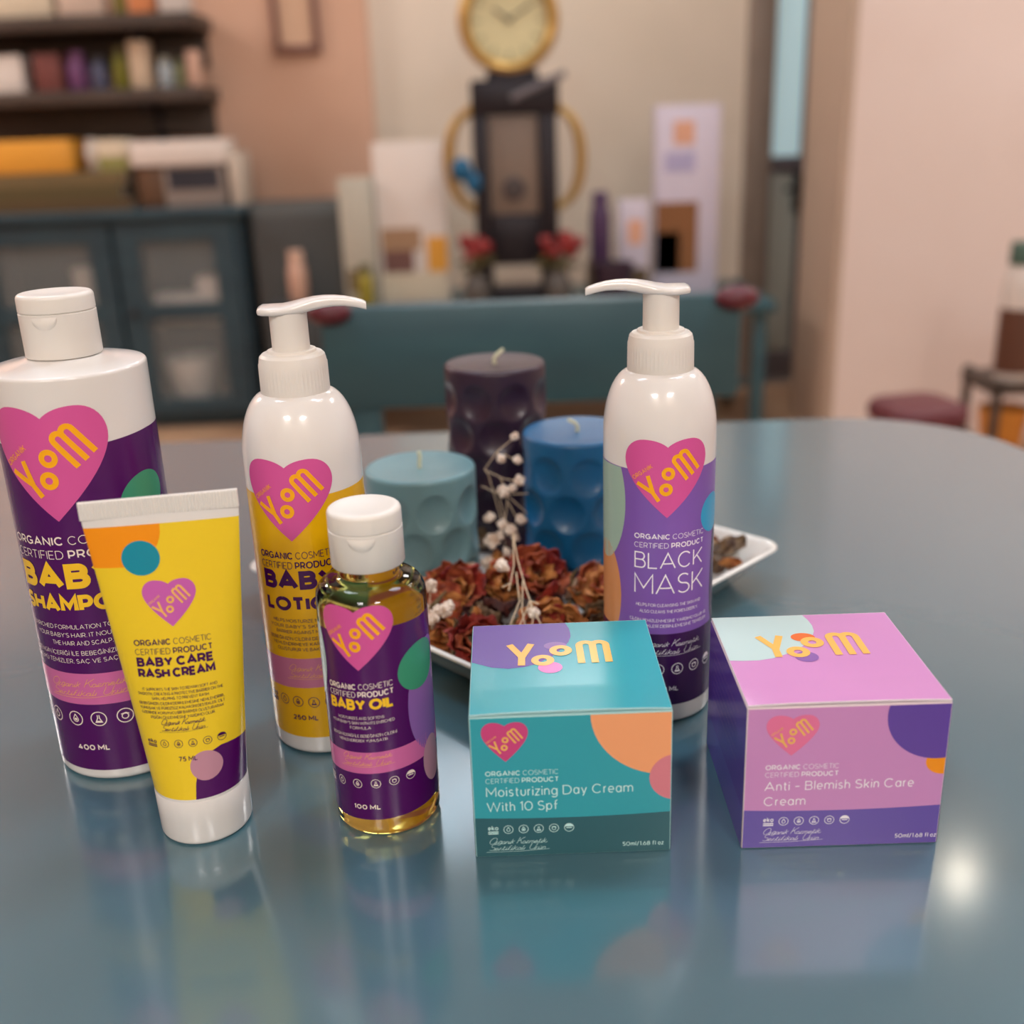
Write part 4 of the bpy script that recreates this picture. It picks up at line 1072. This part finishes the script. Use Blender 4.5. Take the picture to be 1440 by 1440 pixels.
# ------------------------------------------------------------------ chair behind the table, stool
ch = thing('dining_chair', 'teal painted wooden chair with dark red knobs at the far side of the table', 'chair', (.03, 1.25, 0))
b = MB()
b.box(-.245, .245, -.012, .012, .685, .808, bev=.006); b.build('backrest', M_TEAL, ch)
b = MB(); slab(b, -.22, .22, -.41, -.01, .04, .43, .455); b.build('seat', M_TEAL, ch)
for sx in (-.2, .2):
    b = MB(); b.box(sx - .018, sx + .018, -.006, .022, 0, .74, bev=.004); b.build('leg', M_TEAL, ch)
    b = MB(); b.box(sx - .016, sx + .016, -.40, -.37, 0, .43, bev=.004); b.build('leg', M_TEAL, ch)
M_BURG = mat('burgundy lacquer', rgb(96, 40, 50), .35)
for sx in (-.232, .238):
    b = MB(); b.ball((sx, -.014, .803), .019, 0, 3, (1.35, .8, .75)); tag(b.build('knob', M_BURG, ch), 'dark red knob')
so = thing('low_stool', 'low stool with a burgundy padded seat by the right end of the table', 'stool', (.91, 2.3, 0), .2)
b = MB(); slab(b, -.092, .092, -.09, .09, .05, .34, .395, .02); b.build('seat', mat('burgundy leatherette', rgb(98, 46, 54), .45), so)
for sx in (-.07, .07):
    for sy in (-.07, .07): boxo('leg', M_METALD, so, sx - .012, sx + .012, sy - .012, sy + .012, 0, .34)

# ------------------------------------------------------------------ sideboard with glazed doors
sb = thing('sideboard', 'dark teal sideboard with small glazed doors below the wall shelves', 'sideboard', (0, 0, 0))
b = MB(); b.box(-2.4, -.90, 4.11, 4.13, .04, .745); b.box(-2.4, -2.37, 3.82, 4.11, .04, .745); b.box(-.93, -.90, 3.82, 4.11, .04, .745)
b.box(-2.37, -.93, 3.82, 4.11, .04, .07); b.box(-2.37, -.93, 3.84, 4.11, .355, .375); b.box(-2.37, -.93, 3.82, 4.11, .725, .745)
b.box(-1.36, -1.33, 3.82, 4.11, .07, .725); b.box(-1.86, -1.83, 3.82, 4.11, .07, .725); b.box(-2.38, -.92, 3.85, 4.1, 0, .04)
b.build('body', M_TEALD, sb, smooth=False)
boxo('top', M_TEALD, sb, -2.43, -.88, 3.78, 4.14, .745, .775, bev=.005)
for x0, x1 in ((-2.36, -1.86), (-1.84, -1.355), (-1.335, -.925)):
    b = MB(); y0, y1 = 3.795, 3.82
    w = .075
    b.box(x0, x0 + w, y0, y1, .06, .735); b.box(x1 - w, x1, y0, y1, .06, .735)
    for za, zb in ((.06, .11), (.40, .455), (.67, .735)): b.box(x0 + w, x1 - w, y0, y1, za, zb)
    dr = b.build('door', M_TEALD, sb, smooth=False)
    boxo('pane', M_PANE, dr, x0 + w, x1 - w, 3.805, 3.809, .11, .40, bev=0); boxo('pane', M_PANE, dr, x0 + w, x1 - w, 3.805, 3.809, .455, .67, bev=0)
    b = MB(); b.ball((x0 + .035, 3.785, .43), .014, 0, 2); b.build('knob', M_METALD, dr)
def bowl(label, x, y, z, r, h, m, cat='bowl', name='white_bowl', group=None):
    b = MB(); b.lathe([(0, 0), (r * .55, 0), (r * .8, h * .35), (r, h), (r * .94, h), (r * .74, h * .38), (r * .5, h * .12), (0, h * .1)], 40)
    o = b.build(name, m); o.location = (x, y, z); return tag(o, label, cat, group)
def stack_box(label, x0, x1, y0, y1, z0, z1, m, name='white_carton', cat='box', group=None, bev=.004, panel=None):
    t = thing(name, label, cat, ((x0 + x1) / 2, (y0 + y1) / 2, z0), 0, group)
    w, d_ = (x1 - x0) / 2, (y1 - y0) / 2
    boxo('body', m, t, -w, w, -d_, d_, 0, z1 - z0, bev=bev)
    if panel:
        for i, (pa, pb, pz0, pz1, pm) in enumerate(panel):
            boxo('printed_panel', pm, t, -w + 2 * w * pa, -w + 2 * w * pb, -d_ - .0015, -d_ + .001, (z1 - z0) * pz0, (z1 - z0) * pz1, bev=0)
    return t
M_W2 = mat('white card', rgb(226, 216, 208), .5); M_GREYW = mat('grey white card', rgb(196, 190, 180), .5)
stack_box('low white carton inside the right sideboard door, upper shelf', -1.25, -1.10, 3.86, 3.98, .375, .475, M_W2)
stack_box('upright white carton beside the low one in the sideboard', -1.095, -1.01, 3.86, 3.98, .375, .535, M_W2)
bowl('white bowl on the lower shelf behind the right sideboard door', -1.17, 3.94, .07, .10, .17, M_CER)
bowl('white jug shaped bowl behind the left sideboard door', -1.50, 3.94, .375, .06, .2, M_CER)
stack_box('white carton on the lower shelf behind the left sideboard door', -1.62, -1.48, 3.88, 4.0, .07, .22, M_W2)
stack_box('grey cabinet box low beside the sideboard end', -.87, -.55, 3.84, 4.13, 0, .775, mat('slate grey laminate', rgb(84, 88, 88), .5), name='grey_cabinet', cat='cabinet', bev=.006, panel=[(.05, .95, .08, .5, mat('slate grey door', rgb(78, 82, 83), .5)), (.05, .95, .53, .95, mat('slate grey door', rgb(78, 82, 83), .5))])

def jar(name, label, x, y, z, r, h, m, mcap, cat='bottle', group=None, capf=.2, neck=.6):
    t = thing(name, label, cat, (x, y, z), 0, group)
    hb = h * (1 - capf)
    b = MB(); b.lathe([(0, 0), (r * .92, 0), (r, h * .03), (r, hb * .82), (r * .9, hb * .92), (r * neck, hb), (0, hb)], 32); b.build('body', m, t)
    b = MB(); b.lathe([(0, hb), (r * (neck + .08), hb), (r * (neck + .08), h * .985), (r * neck, h), (0, h)], 32); b.build('cap', mcap, t)
    return t
# things standing on the sideboard
C_ = lambda n, r, g, b_: mat('packaging ' + n, rgb(r, g, b_), .45)
ST = .775
stack_box('long pale carton lying on stacked goods at the sideboard end', -1.255, -.93, 3.84, 4.0, .915, .995, M_W2)
stack_box('orange yellow gift box on the book pile at the far left', -1.78, -1.46, 3.84, 4.0, .905, 1.012, C_('orange', 226, 160, 60))
jar('lidded_jar', 'small white jar with pale blue base beside the orange box', -1.405, 3.92, .905, .026, .105, C_('milk', 214, 204, 196), C_('pale', 206, 198, 190))
stack_box('small cream and green carton beside the long pale carton', -1.37, -1.27, 3.86, 3.98, .905, 1.005, C_('cream', 214, 200, 176), panel=[(.0, 1.0, .0, .45, C_('leaf green', 142, 140, 82))])
for i, (za, zb, m_, xx, lb) in enumerate([(.775, .815, C_('umber', 92, 74, 50), -1.27, 'bottom umber book of the pile on the sideboard'), (.815, .86, C_('olive drab', 88, 78, 50), -1.30, 'middle olive book of the pile on the sideboard'), (.86, .905, C_('khaki', 112, 96, 66), -1.28, 'top khaki book of the pile on the sideboard')]):
    t = thing('book', lb, 'book', ((-1.85 + xx) / 2, 3.94, za), 0, 'books piled on the sideboard'); hw = (xx + 1.85) / 2
    b = MB(); b.box(-hw, hw, -.10, .10, 0, .004); b.box(-hw, hw, -.10, .10, zb - za - .004, zb - za); b.box(-hw, hw, -.10, -.096, .004, zb - za - .004); b.build('cover', m_, t)
    boxo('pages', M_GREYW, t, -hw + .004, hw - .004, -.095, .094, .004, zb - za - .004, bev=0)
stack_box('brown carton under the long pale carton', -1.245, -1.16, 3.85, 3.99, .775, .915, C_('brown', 100, 72, 52))
stack_box('pale carton with dark window under the long pale carton', -1.155, -.945, 3.85, 3.99, .775, .915, C_('grey', 150, 138, 130), panel=[(.08, .92, .42, .92, C_('ink blue', 46, 48, 58))])
stack_box('grey white carton at the right end of the sideboard top', -.925, -.885, 3.84, 4.0, .775, .95, C_('offwhite', 198, 186, 172))
jar('lotion_tube', 'pinkish beige slim bottle standing against the grey cabinet', -.70, 3.70, .46, .032, .17, C_('skin', 208, 168, 148), C_('skin2', 214, 178, 158), capf=.25, neck=.7)
stack_box('narrow dark plinth in front of the grey cabinet', -.80, -.60, 3.62, 3.78, 0, .46, mat('charcoal laminate', rgb(60, 64, 66), .5), name='plinth', cat='stand')

# wall shelves and goods
M_SH = mat('dark walnut shelf', rgb(78, 66, 58), .5, noise=(12, rgb(64, 52, 46), (1, 8, 8)))
def shelf(label, z, x1):
    t = thing('wall_shelf', label, 'shelf', (0, 4.0, z))
    boxo('board', M_SH, t, -2.5, x1, -.12, .15, -.045, 0, bev=.003)
    for xb in (-2.2, -1.22):
        b = MB(); b.box(xb - .012, xb + .012, -.06, .15, -.07, -.046, bev=.002); b.box(xb - .012, xb + .012, .125, .15, -.18, -.07, bev=.002); b.build('bracket', M_METALD, t)
    boxo('back_rail', M_SH, t, -2.5, x1 - .02, .135, .149, -.16, -.046, bev=.002)
shelf('upper dark wooden wall shelf above the sideboard', 1.395, -1.0)
shelf('lower dark wooden wall shelf above the sideboard', 1.165, -1.0)
M_DK = C_('dark', 58, 46, 46)
Z2 = 1.165
stack_box('white carton at the far left of the lower wall shelf', -1.78, -1.605, 3.93, 4.03, Z2, 1.285, M_W2)
stack_box('brownish red box on the lower wall shelf', -1.565, -1.475, 3.93, 4.03, Z2, 1.285, C_('brick', 118, 66, 62))
jar('bottle', 'purple bottle on the lower wall shelf', -1.425, 3.96, Z2, .034, .125, C_('plum', 112, 68, 112), C_('plum cap', 128, 84, 128))
jar('bottle', 'slate blue bottle on the lower wall shelf', -1.352, 3.96, Z2, .026, .11, C_('slate blue', 86, 90, 116), C_('slate cap', 60, 62, 70))
jar('bottle', 'olive green bottle on the lower wall shelf', -1.278, 3.96, Z2, .026, .135, C_('olive', 118, 116, 34), C_('olive cap', 98, 92, 52))
stack_box('tall cream carton on the lower wall shelf', -1.24, -1.175, 3.93, 4.0, Z2, 1.315, C_('ivory', 206, 184, 158))
jar('bottle', 'pale blue bottle on the lower wall shelf', -1.128, 3.96, Z2, .024, .10, C_('mist blue', 168, 178, 184), C_('mist cap', 170, 172, 158))
jar('bottle', 'grey green bottle on the lower wall shelf', -1.078, 3.96, Z2, .018, .09, C_('moss', 122, 130, 94), C_('moss cap', 128, 132, 104))
stack_box('narrow pink carton at the right end of the lower wall shelf', -1.045, -1.01, 3.93, 4.0, Z2, 1.28, C_('blush', 206, 168, 148))
Z3 = 1.395
stack_box('wide cream carton on the upper wall shelf', -1.80, -1.465, 3.92, 4.03, Z3, 1.52, C_('cream', 214, 200, 176))
stack_box('pale rose carton on the upper wall shelf', -1.445, -1.30, 3.92, 4.03, Z3, 1.53, C_('pale rose', 206, 184, 168))
jar('bottle', 'olive bottle on the upper wall shelf', -1.25, 3.96, Z3, .02, .11, C_('olive', 118, 116, 34), C_('olive cap', 98, 92, 52))
stack_box('orange carton on the upper wall shelf', -1.215, -1.135, 3.93, 4.02, Z3, 1.50, C_('tangerine', 214, 136, 88))
stack_box('white carton at the right end of the upper wall shelf', -1.115, -1.02, 3.93, 4.02, Z3, 1.50, C_('milk', 214, 204, 196))
# picture
pf = thing('picture_frame', 'small brown framed picture hanging on the salmon wall', 'picture', (-.70, 4.148, 1.42))
b = MB(); b.box(-.082, -.058, -.02, 0, -.15, .15, bev=.002); b.box(.058, .082, -.02, 0, -.15, .15, bev=.002); b.box(-.058, .058, -.02, 0, -.15, -.122, bev=.002); b.box(-.058, .058, -.02, 0, .122, .15, bev=.002)
b.build('frame', C_('maroon brown', 122, 84, 74), pf)
boxo('picture', C_('sand', 206, 170, 142), pf, -.058, .058, -.008, -.002, -.122, .122, bev=0)

# ------------------------------------------------------------------ console with clock and goods
CT = .45
cs = thing('console_table', 'teal console table holding the clock and display cartons', 'table', (0, 0, 0))
boxo('top', M_TEAL, cs, -.54, .86, 3.38, 3.95, CT - .03, CT, bev=.005)
for sx in (-.52, .80):
    for sy in (3.42, 3.89): boxo('leg', M_TEAL, cs, sx, sx + .04, sy, sy + .04, 0, CT - .03)
boxo('shelf', M_TEAL, cs, -.50, .80, 3.5, 3.9, .15, .17, bev=.003)
ck = thing('table_clock', 'round gold rimmed clock on a tall dark ornate stand', 'clock', (.045, 3.62, CT))
def turn(mb):   # lathe axis turned to face the viewer (-y)
    mb.v = [(x, -z, y) for x, y, z in mb.v]; return mb
b = MB(); b.lathe([(.118, .0), (.152, 0), (.157, .02), (.150, .045), (.135, .055), (.122, .045), (.118, .03)], 64); turn(b); b.v = [(x, y, z + .857) for x, y, z in b.v]; b.build('clock_rim', M_GOLD, ck)
b = MB(); b.lathe([(0, .0), (.121, 0), (.121, .028), (0, .028)], 64); turn(b); b.v = [(x, y, z + .857) for x, y, z in b.v]
face = b.build('clock_face', C_('clock cream', 222, 214, 168), ck)
b = MB()
for k in range(12):
    a = 2 * pi * k / 12; M_ = Matrix.Translation((.098 * sin(a), -.0295, .857 + .098 * cos(a))) @ Matrix.Rotation(a, 4, 'Y')
    b.box(-.003, .003, -.001, .001, -.010, .010, M=M_)
b.build('hour_marks', C_('clock sage', 150, 150, 116), face, smooth=False)
b = MB()
for a, l_ in ((radians(305), .055), (radians(60), .08)):
    b.box(-.003, .003, -.001, .001, -.012, l_, M=Matrix.Translation((0, -.033, .857)) @ Matrix.Rotation(a, 4, 'Y'))
b.build('hands', M_METALD, face, smooth=False)
b = MB(); b.box(-.128, .15, -.05, .05, .58, .69, bev=.012); b.box(-.075, .085, -.045, .045, .68, .715, bev=.008)
b.box(-.128, -.075, -.045, .045, .05, .59, bev=.012); b.box(.082, .142, -.045, .045, .05, .59, bev=.012); b.box(-.076, .083, -.035, .035, .12, .28, bev=.006)
b.box(-.12, .14, -.07, .07, 0, .05, bev=.01)
b.build('stand', M_METALD, ck)
boxo('panel', C_('taupe', 128, 112, 100), ck, -.074, .081, -.03, .03, .282, .578)
b = MB(); b.lathe([(0, 0), (.035, 0), (.037, .006), (.03, .012), (0, .012)], 32); turn(b); b.v = [(x, y - .03, z + .36) for x, y, z in b.v]; b.build('pendulum', C_('pendulum', 70, 62, 62), ck)
for s_ in (-1, 1):
    cx = -.13 if s_ < 0 else .145
    pts = [(cx + s_ * (.0 + .075 * sin(pi * k / 14)), 0, .60 - .30 * k / 14 + .03 * sin(pi * k / 7)) for k in range(15)]
    b = MB(); b.tube(pts, [.012 + .006 * sin(pi * k / 14) for k in range(15)], 10); b.ball((pts[0][0], 0, pts[0][2]), .02); b.ball((pts[-1][0], 0, pts[-1][2]), .018); b.build('scroll_handle', M_GOLD, ck)
b = MB(); b.tube([(.0, -.052, .63), (.17, -.052, .70)], .011, 8); b.build('diagonal_bar', C_('pewter', 110, 104, 108), ck)
b = MB(); b.ball((-.165, -.05, .425), .034, 0, 3, (1, .8, 1.1)); b.ball((-.13, -.05, .385), .026, 0, 3, (1, .8, 1.3)); tag(b.build('blue_ornament', C_('petrol blue', 14, 92, 132), ck), 'petrol blue ornament')
# vases of red flowers at the clock's foot
def vase(label, x, y, seed):
    q = random.Random(seed)
    t = thing('flower_vase', label, 'vase', (x, y, CT), 0, 'vases of red flowers by the clock')
    b = MB(); b.lathe([(0, 0), (.03, 0), (.045, .04), (.04, .08), (.028, .105), (.033, .12), (.028, .12), (.024, .1), (0, .03)], 32); b.build('vessel', C_('smoke', 84, 80, 76), t)
    for k in range(9):
        a = q.uniform(0, 2 * pi); rr = q.uniform(.01, .065); x_, y_, z_ = rr * cos(a), rr * sin(a) * .5, .19 + q.uniform(-.025, .03)
        f = MB(); f.ball((x_, y_, z_), .024, 0, 2, (1, 1, .75), jit=.18, rnd=q); f.build('bloom', C_('dried red', 132, 34, 34), t)
        f = MB(); f.tube([(0, 0, .05), (x_ * .3, y_ * .3, .12), (x_, y_, z_)], .0025, 6); f.build('stem', C_('stem green', 92, 88, 50), t)
    f = MB()
    for k in range(10):
        a = q.uniform(0, 2 * pi); f.ball((.055 * cos(a), .03 * sin(a), .145 + q.uniform(-.02, .02)), .016, 0, 1, (1.3, .8, .5), jit=.2, rnd=q)
    f.build('foliage', C_('dull leaf', 92, 84, 50), t)
vase('grey vase of dried red flowers left of the clock stand', -.085, 3.455, 3)
vase('grey vase of dried red flowers right of the clock stand', .175, 3.455, 5)
stack_box('tall grey white carton at the left end of the console', -.525, -.415, 3.60, 3.70, CT, .86, C_('grey white', 186, 182, 168), panel=[(.1, .5, .12, .3, C_('khaki', 112, 96, 66))])
stack_box('large white display carton with orange spot on the console', -.41, -.18, 3.63, 3.72, CT, .965, M_W2, panel=[(.05, .62, .34, .48, C_('oak', 168, 134, 104)), (.06, .5, .2, .34, C_('mulberry', 118, 82, 76)), (.02, .98, .02, .2, C_('cream', 214, 200, 176)), (.70, .99, .2, .42, C_('orange', 226, 160, 60))])
jar('bottle', 'short olive green bottle in front of the pale cartons', -.45, 3.54, CT, .026, .145, C_('olive lime', 150, 136, 48), C_('olive cap', 98, 92, 52))
jar('bottle', 'small purple bottle right of the clock stand', .325, 3.62, CT + .12, .034, .22, C_('plum dark', 76, 52, 86), C_('plum dark', 76, 52, 86), neck=.7)
stack_box('low dark block under the purple bottle', .28, .37, 3.57, 3.67, CT, CT + .12, C_('umber', 92, 74, 50))
bowl('dark aubergine bowl right of the clock on the console', .35, 3.47, CT, .07, .13, C_('aubergine', 50, 34, 52))
stack_box('small white carton with orange mark beside the purple bottle', .385, .485, 3.61, 3.67, CT, .76, C_('lilac white', 200, 192, 206), panel=[(.3, .8, .55, .8, C_('apricot', 222, 168, 140)), (.05, .95, .02, .3, C_('umber', 92, 74, 50))])
stack_box('tall white and lavender brochure stand with brown picture', .505, .715, 3.63, 3.68, CT, 1.045, C_('lavender white', 206, 198, 214), name='brochure_stand', cat='display stand', panel=[(.02, .68, .12, .5, C_('umber orange', 134, 88, 52)), (.02, .4, .12, .34, C_('moss dark', 84, 78, 72)), (.28, .6, .8, .92, C_('apricot', 222, 168, 140)), (.15, .62, .66, .76, C_('lavender', 176, 170, 206))])

# ------------------------------------------------------------------ small rack at the right
rk = thing('display_rack', 'low dark wooden rack at the right edge by the pink wall', 'shelf', (1.42, 2.7, 0))
for i, z in enumerate((.12, .35)): boxo('shelf_board', M_SH, rk, -.205, .205, -.1, .1, z - .03, z, bev=.003)
for sx in (-.2, .18):
    for sy in (-.1, .08): boxo('post', M_SH, rk, sx, sx + .02, sy, sy + .02, 0, .36)
jb = jar('bottle', 'white bottle with brown label and green cap on the right rack', 1.285, 2.66, .351, .046, .34, C_('milk', 214, 204, 196), C_('bottle green', 66, 92, 80), capf=.16, neck=.75)
b = MB(); b.lathe([(.0466, .0), (.0468, .002), (.0468, .158), (.0466, .16)], 40); tag(b.build('label', C_('chestnut', 92, 58, 44), jb), 'brown paper label').location = (0, 0, .02)
stack_box('dark brown box beside the green capped bottle on the rack', 1.345, 1.445, 2.63, 2.75, .351, .60, C_('chestnut', 92, 58, 44))
bowl('round orange pot on the lower board of the right rack', 1.285, 2.68, .121, .062, .15, C_('orange pot', 204, 132, 52), name='orange_pot', cat='pot')
jar('lidded_jar', 'blue grey jar on the lower board of the right rack', 1.41, 2.68, .121, .045, .15, C_('slate blue', 86, 90, 116), C_('slate cap', 60, 62, 70))
